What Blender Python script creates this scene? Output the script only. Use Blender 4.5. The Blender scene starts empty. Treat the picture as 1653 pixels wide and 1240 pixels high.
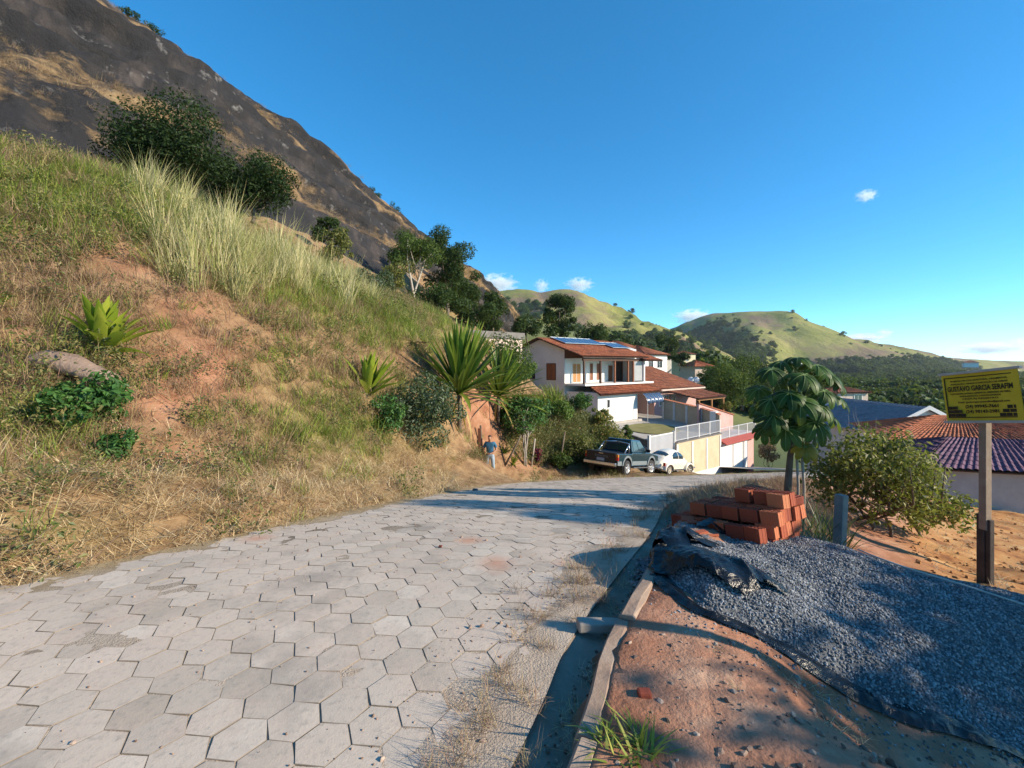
import bpy, bmesh, math, random
import numpy as np
from mathutils import Vector, Matrix
rng = np.random.default_rng(11); random.seed(11)
S = bpy.context.scene; COL = S.collection
R = math.radians; PI = math.pi

# ------------------------------------------------------------ camera, sky, sun, exposure
F, CX, HOR, CAMH = 720.0, 826.5, 588.0, 1.6          # focal length in photo pixels, centre, horizon row, eye height
cam = bpy.data.cameras.new('camera'); camo = bpy.data.objects.new('camera', cam); COL.objects.link(camo)
camo.location = (0, 0, CAMH); camo.rotation_euler = (R(90), 0, 0)
cam.sensor_width = 36; cam.lens = 36*F/1653; cam.shift_y = -(620-HOR)/1653
cam.clip_start = 0.05; cam.clip_end = 20000
S.camera = camo
SUN_AZ, SUN_EL = 106.0, 23.0
w = bpy.data.worlds.new('World'); S.world = w; w.use_nodes = True
wn = w.node_tree; bg = wn.nodes['Background']
sky = wn.nodes.new('ShaderNodeTexSky'); sky.sky_type = 'NISHITA'; sky.sun_disc = False
sky.sun_elevation = R(SUN_EL); sky.sun_rotation = R(SUN_AZ); sky.altitude = 3000
sky.air_density = 0.7; sky.dust_density = 0.0; sky.ozone_density = 2.2
hsv = wn.nodes.new('ShaderNodeHueSaturation'); hsv.inputs['Saturation'].default_value = 1.46; hsv.inputs['Value'].default_value = 1.68
gmn = wn.nodes.new('ShaderNodeGamma'); gmn.inputs[1].default_value = .76; wn.links.new(sky.outputs[0], gmn.inputs[0]); wn.links.new(gmn.outputs[0], hsv.inputs['Color']); tnt = wn.nodes.new('ShaderNodeMix'); tnt.data_type = 'RGBA'; tnt.blend_type = 'MULTIPLY'; tnt.inputs[0].default_value = 1; tnt.inputs[7].default_value = (.86, 1.11, 1.0, 1); wn.links.new(hsv.outputs[0], tnt.inputs[6]); wn.links.new(tnt.outputs[2], bg.inputs['Color'])
bg.inputs['Strength'].default_value = 0.15
sl = bpy.data.lights.new('sun', 'SUN'); sl.energy = 5.0; sl.angle = R(0.55); sl.color = (1.0, 0.86, 0.67)
suno = bpy.data.objects.new('sun', sl); COL.objects.link(suno)
SD = Vector((math.sin(R(SUN_AZ))*math.cos(R(SUN_EL)), math.cos(R(SUN_AZ))*math.cos(R(SUN_EL)), math.sin(R(SUN_EL))))
suno.rotation_euler = SD.to_track_quat('Z', 'Y').to_euler(); suno.location = SD*60
S.view_settings.view_transform = 'Standard'; S.view_settings.look = 'None'
S.view_settings.exposure = 0.78; S.view_settings.gamma = 1.0; S.view_settings.use_curve_mapping = False
S.render.engine = 'CYCLES'
try:
    S.cycles.use_denoising = True; S.cycles.denoiser = 'OPENIMAGEDENOISE'
    S.cycles.max_bounces = 6; S.cycles.volume_bounces = 4; S.cycles.diffuse_bounces = 3; S.cycles.transparent_max_bounces = 12
    S.cycles.caustics_reflective = False; S.cycles.caustics_refractive = False
except Exception: pass

# ------------------------------------------------------------ helpers
def at(px, py, d): return Vector(((px-CX)/F*d, d, CAMH-(py-HOR)/F*d))
def proj(P):
    P = np.asarray(P, float); y = np.maximum(P[..., 1], 0.05)
    return CX+F*P[..., 0]/y, HOR+F*(CAMH-P[..., 2])/y

def _hash(ix, iy, iz, seed):
    n = (ix.astype(np.int64)*374761393 + iy.astype(np.int64)*668265263 + iz.astype(np.int64)*2147483647 + seed*1274126177) & 0xffffffff
    n = ((n ^ (n >> 13))*1274126177) & 0xffffffff
    return ((n ^ (n >> 16)) & 0xffff)/65535.0
def vnoise(P, seed=0):
    P = np.asarray(P, float); i = np.floor(P).astype(np.int64); f = P-i; f = f*f*(3-2*f); r = 0
    for dx in (0, 1):
        for dy in (0, 1):
            for dz in (0, 1):
                wgt = (f[..., 0] if dx else 1-f[..., 0])*(f[..., 1] if dy else 1-f[..., 1])*(f[..., 2] if dz else 1-f[..., 2])
                r = r + wgt*_hash(i[..., 0]+dx, i[..., 1]+dy, i[..., 2]+dz, seed)
    return r*2-1
def fbm(P, oct=4, seed=0, gain=.5):
    P = np.asarray(P, float); a, r = 1.0, 0
    for k in range(oct): r = r + a*vnoise(P*2.03**k + 17.3*k, seed+k); a *= gain
    return r
def fb2(x, y, sc, oct=4, seed=0, gain=.5):
    return fbm(np.stack([np.asarray(x)*sc, np.asarray(y)*sc, np.zeros_like(np.asarray(x, float))], -1), oct, seed, gain)
def sstep(a, b, x): t = np.clip((np.asarray(x, float)-a)/(b-a), 0, 1); return t*t*(3-2*t)

# ---- materials
def newmat(name):
    m = bpy.data.materials.new(name); m.use_nodes = True; nt = m.node_tree
    return m, nt, nt.nodes['Principled BSDF']
def nd(nt, t, **kw):
    n = nt.nodes.new(t)
    for k, v in kw.items():
        if k in n.inputs.keys(): n.inputs[k].default_value = v
        else: setattr(n, k, v)
    return n
def ramp(nt, fac, stops):
    r = nt.nodes.new('ShaderNodeValToRGB'); e = r.color_ramp.elements
    while len(e) < len(stops): e.new(0.5)
    for el, (p, c) in zip(e, stops): el.position = p; el.color = (*c, 1) if len(c) == 3 else c
    nt.links.new(fac, r.inputs[0]); return r.outputs[0]
def noise(nt, vec, scale, detail=5, rough=.55, dist=0):
    n = nd(nt, 'ShaderNodeTexNoise', Scale=scale, Detail=detail, Roughness=rough, Distortion=dist); nt.links.new(vec, n.inputs['Vector']); return n.outputs['Fac']
def mixc(nt, fac, a, b, mode='MIX'):
    m = nt.nodes.new('ShaderNodeMix'); m.data_type = 'RGBA'; m.blend_type = mode
    for i, v in ((0, fac), (6, a), (7, b)):
        if isinstance(v, (int, float)): m.inputs[i].default_value = v
        elif isinstance(v, tuple): m.inputs[i].default_value = (*v, 1)
        else: nt.links.new(v, m.inputs[i])
    return m.outputs[2]
def math_(nt, op, a, b=0.0):
    m = nt.nodes.new('ShaderNodeMath'); m.operation = op
    for i, v in ((0, a), (1, b)):
        if isinstance(v, (int, float)): m.inputs[i].default_value = v
        else: nt.links.new(v, m.inputs[i])
    return m.outputs[0]
def bump(nt, b, h, strength=.4, dist=.02):
    n = nd(nt, 'ShaderNodeBump', Strength=strength, Distance=dist); nt.links.new(h, n.inputs['Height']); nt.links.new(n.outputs[0], b.inputs['Normal'])
def pos(nt): return nt.nodes.new('ShaderNodeNewGeometry').outputs['Position']
def objc(nt): return nt.nodes.new('ShaderNodeTexCoord').outputs['Object']
def island(nt):
    a = nt.nodes.new('ShaderNodeNewGeometry').outputs['Random Per Island']; b = nt.nodes.new('ShaderNodeObjectInfo').outputs['Random']
    return math_(nt, 'FRACT', math_(nt, 'ADD', a, b))
def surf(name, c1, c2, scale=3, rough=.85, bumpd=.01, bscale=None, spec=.3, c3=None, metallic=0, obj=False, coat=0):
    """two-tone weathered surface: broad blotches + fine grain"""
    m, nt, b = newmat(name); v = objc(nt) if obj else pos(nt)
    f = noise(nt, v, scale, 6, .62); g = noise(nt, v, scale*9, 4, .6)
    col = ramp(nt, f, [(.3, c1), (.7, c2)])
    col = mixc(nt, math_(nt, 'MULTIPLY', g, .35), col, c3 or tuple(x*.55 for x in c1))
    nt.links.new(col, b.inputs['Base Color']); b.inputs['Roughness'].default_value = rough
    b.inputs['Specular IOR Level'].default_value = spec; b.inputs['Metallic'].default_value = metallic
    b.inputs['Coat Weight'].default_value = coat
    if bumpd: bump(nt, b, noise(nt, v, bscale or scale*12, 5, .6), .6, bumpd)
    return m
def plain(name, c, rough=.5, metallic=0, spec=.5, coat=0, var=.12):
    m, nt, b = newmat(name); f = noise(nt, objc(nt), 4, 4, .6)
    nt.links.new(ramp(nt, f, [(.25, tuple(x*(1-var) for x in c)), (.75, c)]), b.inputs['Base Color'])
    b.inputs['Roughness'].default_value = rough; b.inputs['Metallic'].default_value = metallic
    b.inputs['Specular IOR Level'].default_value = spec; b.inputs['Coat Weight'].default_value = coat
    return m
def leafm(name, cols, trans=.3, rough=.5, spec=.35, patch=.0, pscale=.6):
    """leaf / blade: a colour for each leaf, light passing through"""
    m, nt, b = newmat(name); r = island(nt); n = len(cols)
    if patch: r = math_(nt, 'ADD', math_(nt, 'MULTIPLY', r, 1-patch), math_(nt, 'MULTIPLY', noise(nt, pos(nt), pscale, 3), patch))
    col = ramp(nt, r, [((i+.5)/n, c) for i, c in enumerate(cols)])
    nt.links.new(col, b.inputs['Base Color']); b.inputs['Roughness'].default_value = rough; b.inputs['Specular IOR Level'].default_value = spec
    t = nt.nodes.new('ShaderNodeBsdfTranslucent'); nt.links.new(mixc(nt, .5, col, (.25, .32, .04), 'MIX') if cols[0][1] > cols[0][0] else col, t.inputs['Color'])
    x = nt.nodes.new('ShaderNodeMixShader'); x.inputs[0].default_value = trans
    nt.links.new(b.outputs[0], x.inputs[1]); nt.links.new(t.outputs[0], x.inputs[2])
    nt.links.new(x.outputs[0], nt.nodes['Material Output'].inputs['Surface']); return m

# ---- objects
def link(o, parent=None):
    COL.objects.link(o)
    if parent is not None: o.parent = parent
    return o
def tag(o, label=None, cat=None, group=None, kind=None):
    if label: o['label'] = label
    if cat: o['category'] = cat
    if group: o['group'] = group
    if kind: o['kind'] = kind
    return o
def empty(name, loc=(0, 0, 0), rz=0.0, label=None, cat=None, group=None, kind=None):
    o = bpy.data.objects.new(name, None); o.location = loc; o.rotation_euler = (0, 0, rz); o.empty_display_size = .2
    link(o); return tag(o, label, cat, group, kind)
def copy_tree(o, parent=None):
    c = o.copy(); COL.objects.link(c); c.parent = parent
    for ch in list(o.children): copy_tree(ch, c)
    return c
def mesh_np(name, V, Fq, mat=None, parent=None, smooth=False, loc=None):
    me = bpy.data.meshes.new(name); me.from_pydata(np.asarray(V, float).tolist(), [], [list(map(int, f)) for f in Fq] if not isinstance(Fq, np.ndarray) else Fq.tolist())
    if mat: me.materials.append(mat)
    if smooth: me.polygons.foreach_set('use_smooth', [True]*len(me.polygons))
    me.update(); o = bpy.data.objects.new(name, me)
    if loc is not None: o.location = loc
    return link(o, parent)
class MB:
    """collects shapes into one mesh"""
    def __init__(s): s.v = []; s.f = []
    def add(s, V, Fc): n = len(s.v); s.v += [tuple(p) for p in V]; s.f += [tuple(i+n for i in f) for f in Fc]; return s
    def box(s, x0, x1, y0, y1, z0, z1):
        return s.add([(x0,y0,z0),(x1,y0,z0),(x1,y1,z0),(x0,y1,z0),(x0,y0,z1),(x1,y0,z1),(x1,y1,z1),(x0,y1,z1)],
                     [(0,3,2,1),(4,5,6,7),(0,1,5,4),(1,2,6,5),(2,3,7,6),(3,0,4,7)])
    def bev(s, x0, x1, y0, y1, z0, z1, b):
        bm = bmesh.new(); bmesh.ops.create_cube(bm, size=1)
        for v in bm.verts: v.co = (x0+(v.co.x+.5)*(x1-x0), y0+(v.co.y+.5)*(y1-y0), z0+(v.co.z+.5)*(z1-z0))
        bmesh.ops.bevel(bm, geom=bm.edges[:], offset=b, segments=2, affect='EDGES', profile=.6)
        bm.verts.index_update(); s.add([v.co[:] for v in bm.verts], [[v.index for v in f.verts] for f in bm.faces]); bm.free(); return s
    def prism(s, poly, a0, a1, axis='y'):
        """polygon (2-D) extruded along axis; poly in the two other axes in order"""
        n = len(poly); mk = {'y': lambda p, a: (p[0], a, p[1]), 'x': lambda p, a: (a, p[0], p[1]), 'z': lambda p, a: (p[0], p[1], a)}[axis]
        V = [mk(p, a0) for p in poly]+[mk(p, a1) for p in poly]
        return s.add(V, [tuple(range(n)), tuple(range(2*n-1, n-1, -1))]+[(i, i+n, (i+1) % n+n, (i+1) % n) for i in range(n)])
    def tube(s, pts, rad, sides=8, cap=True):
        pts = [Vector(p) for p in pts]; rad = rad if hasattr(rad, '__len__') else [rad]*len(pts); V = []; Fc = []; up = None
        for i, p in enumerate(pts):
            t = (pts[min(i+1, len(pts)-1)]-pts[max(i-1, 0)]).normalized()
            if up is None: up = t.orthogonal().normalized()
            up = (up-t*up.dot(t)).normalized(); sd = t.cross(up)
            for k in range(sides):
                a = 2*PI*k/sides; V.append(p+(up*math.cos(a)+sd*math.sin(a))*rad[i])
        for i in range(len(pts)-1):
            for k in range(sides):
                k2 = (k+1) % sides; Fc.append((i*sides+k, i*sides+k2, (i+1)*sides+k2, (i+1)*sides+k))
        if cap: Fc += [tuple(range(sides-1, -1, -1)), tuple((len(pts)-1)*sides+k for k in range(sides))]
        return s.add(V, Fc)
    def quad(s, a, b, c, d): return s.add([a, b, c, d], [(0, 1, 2, 3)])
    def grid(s, P):
        P = np.asarray(P, float); n, m = P.shape[:2]
        return s.add(P.reshape(-1, 3).tolist(), [(i*m+j, i*m+j+1, (i+1)*m+j+1, (i+1)*m+j) for i in range(n-1) for j in range(m-1)])
    def build(s, name, mat, parent=None, smooth=False, mods=None, loc=None):
        o = mesh_np(name, s.v, s.f, mat, parent, smooth, loc)
        if mods: mods(o)
        return o
def bevel_mod(w=.02, seg=2):
    def f(o): m = o.modifiers.new('bevel', 'BEVEL'); m.width = w; m.segments = seg; m.limit_method = 'ANGLE'; m.angle_limit = R(35)
    return f
def solid(t):
    def f(o): m = o.modifiers.new('solid', 'SOLIDIFY'); m.thickness = t; m.offset = 0
    return f
def gridmesh(name, X, Y, Z, mat, parent=None, smooth=True, mask=None):
    n, m = X.shape; idx = np.arange(n*m).reshape(n, m)
    q = np.stack([idx[:-1, :-1], idx[:-1, 1:], idx[1:, 1:], idx[1:, :-1]], -1)
    if mask is not None: q = q[mask]
    return mesh_np(name, np.stack([X, Y, Z], -1).reshape(-1, 3), q.reshape(-1, 4), mat, parent, smooth)
def vattr(o, name, vals):
    a = o.data.attributes.new(name, 'FLOAT', 'POINT'); a.data.foreach_set('value', np.asarray(vals, np.float32).ravel())
def attr(nt, name): n = nt.nodes.new('ShaderNodeAttribute'); n.attribute_name = name; return n.outputs['Fac']
PROTO = {}
def proto_col(name, objs):
    c = bpy.data.collections.new(name)
    for i, (V, Fc, m) in enumerate(objs):
        me = bpy.data.meshes.new(f'{name}_{i:02d}'); me.from_pydata(np.asarray(V).tolist(), [], [tuple(map(int, f)) for f in Fc])
        for mm in (m if isinstance(m, (list, tuple)) else [m]): me.materials.append(mm)
        me.update(); c.objects.link(bpy.data.objects.new(f'{name}_{i:02d}', me))
    PROTO[name] = c; return c
def scatter(name, pts, rot, scl, idx, col, label, cat):
    me = bpy.data.meshes.new(name); me.from_pydata(np.asarray(pts).tolist(), [], [])
    a = me.attributes.new('rot', 'FLOAT_VECTOR', 'POINT'); a.data.foreach_set('vector', np.asarray(rot, np.float32).ravel())
    a = me.attributes.new('scl', 'FLOAT', 'POINT'); a.data.foreach_set('value', np.asarray(scl, np.float32))
    a = me.attributes.new('idx', 'INT', 'POINT'); a.data.foreach_set('value', np.asarray(idx, np.int32))
    o = link(bpy.data.objects.new(name, me)); tag(o, label, cat, kind='stuff')
    ng = bpy.data.node_groups.new(name+'_nodes', 'GeometryNodeTree')
    ng.interface.new_socket('Geometry', in_out='INPUT', socket_type='NodeSocketGeometry'); ng.interface.new_socket('Geometry', in_out='OUTPUT', socket_type='NodeSocketGeometry')
    gi = ng.nodes.new('NodeGroupInput'); go = ng.nodes.new('NodeGroupOutput'); ip = ng.nodes.new('GeometryNodeInstanceOnPoints')
    ci = ng.nodes.new('GeometryNodeCollectionInfo'); ci.inputs['Collection'].default_value = col; ci.inputs['Separate Children'].default_value = True; ci.inputs['Reset Children'].default_value = True
    def na(n, t): x = ng.nodes.new('GeometryNodeInputNamedAttribute'); x.data_type = t; x.inputs['Name'].default_value = n; return x.outputs['Attribute']
    L = ng.links.new
    L(gi.outputs[0], ip.inputs['Points']); L(ci.outputs[0], ip.inputs['Instance']); ip.inputs['Pick Instance'].default_value = True
    L(na('idx', 'INT'), ip.inputs['Instance Index']); L(na('rot', 'FLOAT_VECTOR'), ip.inputs['Rotation']); L(na('scl', 'FLOAT'), ip.inputs['Scale'])
    L(ip.outputs[0], go.inputs[0])
    md = o.modifiers.new('scatter', 'NODES'); md.node_group = ng
    return o
# ------------------------------------------------------------ the lie of the land
def zr(y):
    """height of the street: level at the camera, then falling away"""
    y = np.asarray(y, float); yc = np.clip(y, 2.63, 42)
    z = 1.6-(.236*yc+1.78*yc**-.66)
    far = np.clip(y-42, 0, None)
    return z-np.where(far > 0, 6.0*(1-np.exp(-far/26.0)), 0)
def catmull(P, n=14):
    P = np.asarray(P, float); out = []
    for i in range(len(P)-1):
        p0, p1, p2, p3 = P[max(i-1, 0)], P[i], P[i+1], P[min(i+2, len(P)-1)]
        for t in np.linspace(0, 1, n, endpoint=False):
            out.append(.5*(2*p1+(p2-p0)*t+(2*p0-5*p1+4*p2-p3)*t*t+(3*p1-p0-3*p2+p3)*t**3))
    return np.array(out+[P[-1]])
LE = catmull([(-8.2,-6),(-5.6,-1.2),(-4.5,1.2),(-3.62,3.15),(-2.95,4.2),(-2.35,5.5),(-1.8,7),(-1.2,8.8),(-.5,10.6),(.6,12.4),(2.2,14.2),(4.0,16.0),(7,18.6),(11,22.5),(15,26.5),(20,32),(26,38.5),(33,46)])
RE = catmull([(-3.6,-6),(-1.25,-1.0),(.0,1.72),(.3,2.45),(.74,3.25),(1.44,4.6),(2.5,6.9),(4.4,9.5),(7.5,13),(12,17.2),(16.5,21.3),(21,26),(25,30.5),(31,37),(38,45)])
def sdist(X, Y, poly):
    """signed distance, positive to the left of the line"""
    P = np.stack([np.ravel(X), np.ravel(Y)], -1); best = np.full(len(P), 1e9); sg = np.zeros(len(P))
    for i in range(len(poly)-1):
        a, b = poly[i], poly[i+1]; d = b-a; L2 = d@d
        t = np.clip(((P-a)@d)/L2, 0, 1); q = P-(a+t[:, None]*d); r = np.hypot(q[:, 0], q[:, 1]); m = r < best
        best = np.where(m, r, best); sg = np.where(m, np.sign(d[0]*q[:, 1]-d[1]*q[:, 0]), sg)
    return (best*sg).reshape(np.shape(X))
# control points read off the photograph (column, row, distance) for the bank on the left and the lot on the right
CTL = [(0,800,3.9),(0,700,4.6),(0,600,5.6),(0,500,6.3),(0,400,7.2),(0,310,8.6),(0,245,10),
 (-400,700,3.9),(-400,450,5.2),(-400,200,7.5),(200,850,4.05),(200,745,4.95),(200,650,5.8),(200,565,6.5),(200,455,7.5),(200,360,9),(200,300,11),
 (400,800,5.2),(400,745,6.1),(400,650,7.1),(400,545,8.1),(400,480,9),(400,430,10.5),(400,410,13),(600,785,7.2),(600,745,8.3),(600,660,9.5),(600,600,10.5),(600,545,11.5),(600,520,13.5),(600,500,18),(600,472,30),
 (700,770,9.6),(700,745,10.8),(700,690,12),(700,620,13),(700,580,14.5),(700,556,17),(700,528,30),(770,771,15),(775,755,17.3),(770,705,18.6),(770,650,19.1),(770,590,21),(770,555,25),(770,530,45),
 (790,768,18.5),(810,590,24),(812,568,29),(850,765,19.5),(850,745,20.8),(850,700,22.4),(850,670,25),(850,655,33),(920,767,20.8),(915,740,22.8),(930,705,25.5),(930,680,33),(1000,767,21.5),(1030,766,23.5),(1000,755,25.5),(1100,765,27.5),
 (690,505,50),(760,505,62),(450,360,35),(130,310,22),
 (1400,830,10),(1500,830,16),(1653,832,18),(1500,900,8),(1585,940,6.3),(1653,965,5.5),(1300,905,6),(1400,1010,3.9),(1653,1240,2.15),(1400,1240,1.93),(1330,840,9)]
PC = np.array([at(*c) for c in CTL]); 
_extra = [(-13,-6,4.5),(-9,-6,.8),(-7.3,0,.9),(-9.5,0,3.6),(-21,22,9.5),(-25.7,16,9.5),(-30,5,13),(-16,14,7.6),(-18,35,12.5),(-14,55,13.5),(-30,30,16),(-30,60,22),(3,-6,.15),(10,-6,-.6),(4,1,-.5),(8,2,-1.2),(14,4,-2),(20,10,-3.8),(16,20,-5.0),(26,24,-6.4),(24,18,-5.4),(12,60,-9.5),(0,60,2),(30,60,-13.5),(4,36,-4.5),(8,33,-5.2),(14,44,-8.3),(20,48,-9.5)]
PC = np.vstack([PC, np.array(_extra, float)])
edge = [(p[0], p[1], 0.0) for p in LE[::7]]+[(p[0], p[1], 0.0) for p in RE[::7]]
# points hugging the right verge
for p, q in zip(RE[:-8:9], RE[1:-7:9]):
    d = (q-p)/np.linalg.norm(q-p); n = np.array([d[1], -d[0]])
    for o_, r_ in ((.5, .0), (1.0, .0 if p[1] < 2.8 else -.12), (1.6, -.03 if p[1] < 2.4 else -.34), (3.2, -.4 if p[1] < 2.4 else -1.0)):
        e = p+n*o_; edge.append((e[0], e[1], r_))
RB = np.vstack([np.column_stack([PC[:, 0], PC[:, 1], PC[:, 2]-zr(PC[:, 1])]), np.array(edge)])
def _tk(r): return np.where(r > 1e-9, r*r*np.log(r+1e-12), 0)
_n = len(RB); _D = np.hypot(RB[:, None, 0]-RB[None, :, 0], RB[:, None, 1]-RB[None, :, 1])
_A = np.zeros((_n+3, _n+3)); _A[:_n, :_n] = _tk(_D)+np.eye(_n)*.05; _A[:_n, _n] = 1; _A[:_n, _n+1:] = RB[:, :2]; _A[_n:, :_n] = _A[:_n, _n:].T
_W = np.linalg.solve(_A, np.concatenate([RB[:, 2], [0, 0, 0]]))
def resid(X, Y):
    x, y = np.ravel(X), np.ravel(Y); out = np.zeros(len(x))
    for i in range(0, len(x), 20000):
        xs, ys = x[i:i+20000], y[i:i+20000]
        out[i:i+20000] = _tk(np.hypot(xs[:, None]-RB[None, :, 0], ys[:, None]-RB[None, :, 1]))@_W[:_n]+_W[_n]+_W[_n+1]*xs+_W[_n+2]*ys
    return out.reshape(np.shape(X))
KERB0, KERB1, KERBH = .2, .305, .085
def land(X, Y, rough=True):
    """height of the ground off the street; returns z, distance left of the street, distance right of it"""
    X = np.asarray(X, float); Y = np.asarray(Y, float)
    sL = sdist(X, Y, LE); sR = -sdist(X, Y, RE); r = resid(X, Y)
    inside = (sL < 0) & (sR < 0)
    r = np.where(inside, -.07, r*sstep(-.05, .5, np.maximum(sL, sR-.3)))
    near = sstep(13, 6, Y)
    r = r+np.where(sR > 0, KERBH*sstep(KERB0-.01, KERB0+.03, sR)*near*sstep(2.2, .8, sR), 0)
    r = r-np.where((sR > 0) & (sR < KERB0), .09*near, 0)
    if rough:
        m = sstep(.1, 1.2, sL); r = r+m*(.16*fb2(X, Y, .55, 4, 3)+.05*fb2(X, Y, 2.3, 3, 5))
        m2 = sstep(.5, 1.2, sR); r = r+m2*.025*fb2(X, Y, 2.2, 4, 9)+sstep(3, 5, sR)*(.09*fb2(X, Y, .9, 4, 8)+.05*fb2(X, Y, 3.1, 3, 88))
    return zr(Y)+r, sL, sR
def landz(x, y): return float(land(np.array([x]), np.array([y]))[0][0])

# ground mesh, finer near the camera
gx = np.concatenate([np.arange(-34, -9, .5), np.arange(-9, 9, .14), np.arange(9, 34.1, .5)]); gy = np.concatenate([np.arange(-7, 1, .4), np.arange(1, 13, .13), np.arange(13, 30, .3), np.arange(30, 64, .8)])
GX, GY = np.meshgrid(gx, gy); GZ, GSL, GSR = land(GX, GY)
# the terrace behind the garden wall covers the ground; keep the ground low under it
gpx, gpy = proj(np.stack([GX, GY, GZ], -1))
def blob(px, py, L): 
    r = 0
    for cx, cy, rx, ry, w_ in L: r = np.maximum(r, w_*np.exp(-((px-cx)/rx)**2-((py-cy)/ry)**2))
    return r
BARE = [(330,590,95,65,1),(270,650,70,45,.95),(210,420,65,40,.85),(300,500,70,50,.75),(290,730,70,25,.6),(775,655,40,50,1.2),(790,700,30,30,1),(700,600,30,30,.4),(640,560,60,20,.5),(20,560,60,30,.5),(860,745,60,14,.8),(930,690,60,30,.6)]
GREEN = [(430,600,50,40,.5),(120,560,60,30,.4),(120,300,150,55,1),(260,345,130,45,1),(520,480,80,40,1),(660,530,120,35,1),(540,690,120,60,1),(620,650,80,40,.6),(60,690,70,40,.6),(560,760,60,20,.6),(90,860,120,30,.5),(870,700,40,20,.4)]
soil = np.where(GSL > 0, blob(gpx, gpy, BARE), 0); grn = np.where(GSL > 0, blob(gpx, gpy, GREEN), 0)
lot = sstep(2.6, 3.6, GSR); sho = sstep(0, .3, GSR)
m_ground, nt, b = newmat('bank_soil'); v = pos(nt)
straw = ramp(nt, noise(nt, v, 3.2, 8, .7), [(.3, (.12,.07,.04)), (.52, (.25,.16,.085)), (.75, (.4,.29,.16))])
red = ramp(nt, noise(nt, v, 1.9, 8, .65), [(.3, (.19,.08,.045)), (.5, (.31,.145,.085)), (.75, (.42,.235,.15))])
shl = ramp(nt, noise(nt, v, 1.6, 9, .68), [(.32, (.21,.088,.05)), (.46, (.33,.155,.092)), (.56, (.39,.205,.13)), (.72, (.5,.33,.225))])
ltc = ramp(nt, noise(nt, v, 1.3, 9, .7), [(.36, (.20,.08,.03)), (.47, (.40,.185,.065)), (.58, (.48,.26,.10)), (.7, (.58,.41,.2))])
col = mixc(nt, attr(nt, 'soil'), straw, red); col = mixc(nt, attr(nt, 'green'), col, (.13,.15,.035))
col = mixc(nt, attr(nt, 'shoulder'), col, shl); col = mixc(nt, attr(nt, 'lot'), col, ltc)
nt.links.new(col, b.inputs['Base Color']); b.inputs['Roughness'].default_value = .95; b.inputs['Specular IOR Level'].default_value = .15
bump(nt, b, math_(nt, 'ADD', noise(nt, v, 5, 8, .62), math_(nt, 'MULTIPLY', noise(nt, v, 40, 5, .6), .5)), .7, .02)
ground = gridmesh('ground', GX, GY, GZ, m_ground); tag(ground, kind='structure')
vattr(ground, 'soil', np.clip(soil, 0, 1)); vattr(ground, 'green', np.clip(grn*.6, 0, 1)); vattr(ground, 'lot', lot); vattr(ground, 'shoulder', sho)

# ------------------------------------------------------------ street: bed, paving stones, gutter, kerb
def strip(t, s, poly=None):
    pass
arcL = np.concatenate([[0], np.cumsum(np.hypot(*np.diff(LE, axis=0).T))]); arcR = np.concatenate([[0], np.cumsum(np.hypot(*np.diff(RE, axis=0).T))])
def along(poly, arc, t): return np.stack([np.interp(t, arc, poly[:, 0]), np.interp(t, arc, poly[:, 1])], -1)
tt = np.concatenate([np.linspace(0, .32, 220), np.linspace(.32, 1, 160)[1:]]); ss = np.linspace(0, 1, 64)
A = along(LE, arcL, tt*arcL[-1]); B = along(RE, arcR, tt*arcR[-1])
BX = A[:, None, 0]*(1-ss)+B[:, None, 0]*ss; BY = A[:, None, 1]*(1-ss)+B[:, None, 1]*ss
dr = (1-ss)[None, :]*np.hypot(A-B, 0)[:, :1]*0+sdist(BX, BY, RE); dl = -sdist(BX, BY, LE)
nb = fb2(BX, BY, 1.6, 4, 21)
dust = sstep(.5, .05, dr+.3*nb)*sstep(15, 5, BY)+.9*sstep(.32, .0, dl+.22*fb2(BX, BY, 1.3, 4, 23))
BZ = zr(BY)-.0045+.012*np.clip(dust, 0, 1.1)+.004*fb2(BX, BY, 7, 3, 22)
m_bed, nt, b = newmat('street_bed'); v = pos(nt)
sand = ramp(nt, noise(nt, v, 2.2, 8, .68), [(.3, (.33,.25,.18)), (.5, (.45,.365,.28)), (.72, (.54,.46,.37))])
joint = ramp(nt, noise(nt, v, 3, 6, .65), [(.35, (.07,.058,.043)), (.62, (.26,.215,.16))])
strawc = ramp(nt, noise(nt, v, 5, 8, .7), [(.3, (.22,.15,.08)), (.7, (.46,.35,.2))])
col = mixc(nt, attr(nt, 'dust'), joint, sand); col = mixc(nt, attr(nt, 'leftdust'), col, strawc)
nt.links.new(col, b.inputs['Base Color']); b.inputs['Roughness'].default_value = .95; b.inputs['Specular IOR Level'].default_value = .15
bump(nt, b, math_(nt, 'ADD', noise(nt, v, 22, 8, .7), noise(nt, v, 90, 3, .6)), .8, .012)
road = gridmesh('road', BX, BY, BZ, m_bed); tag(road, kind='structure')
near_dust = np.clip(dust+.55*sstep(2.6, .9, dr)*sstep(9, 3, BY)+.85*sstep(6.5, 2.6, BY)*sstep(4.4, 2.6, dr+.5*nb), 0, 1)
vattr(road, 'dust', near_dust); vattr(road, 'leftdust', np.clip(sstep(.5, 0, dl), 0, 1))

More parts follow.
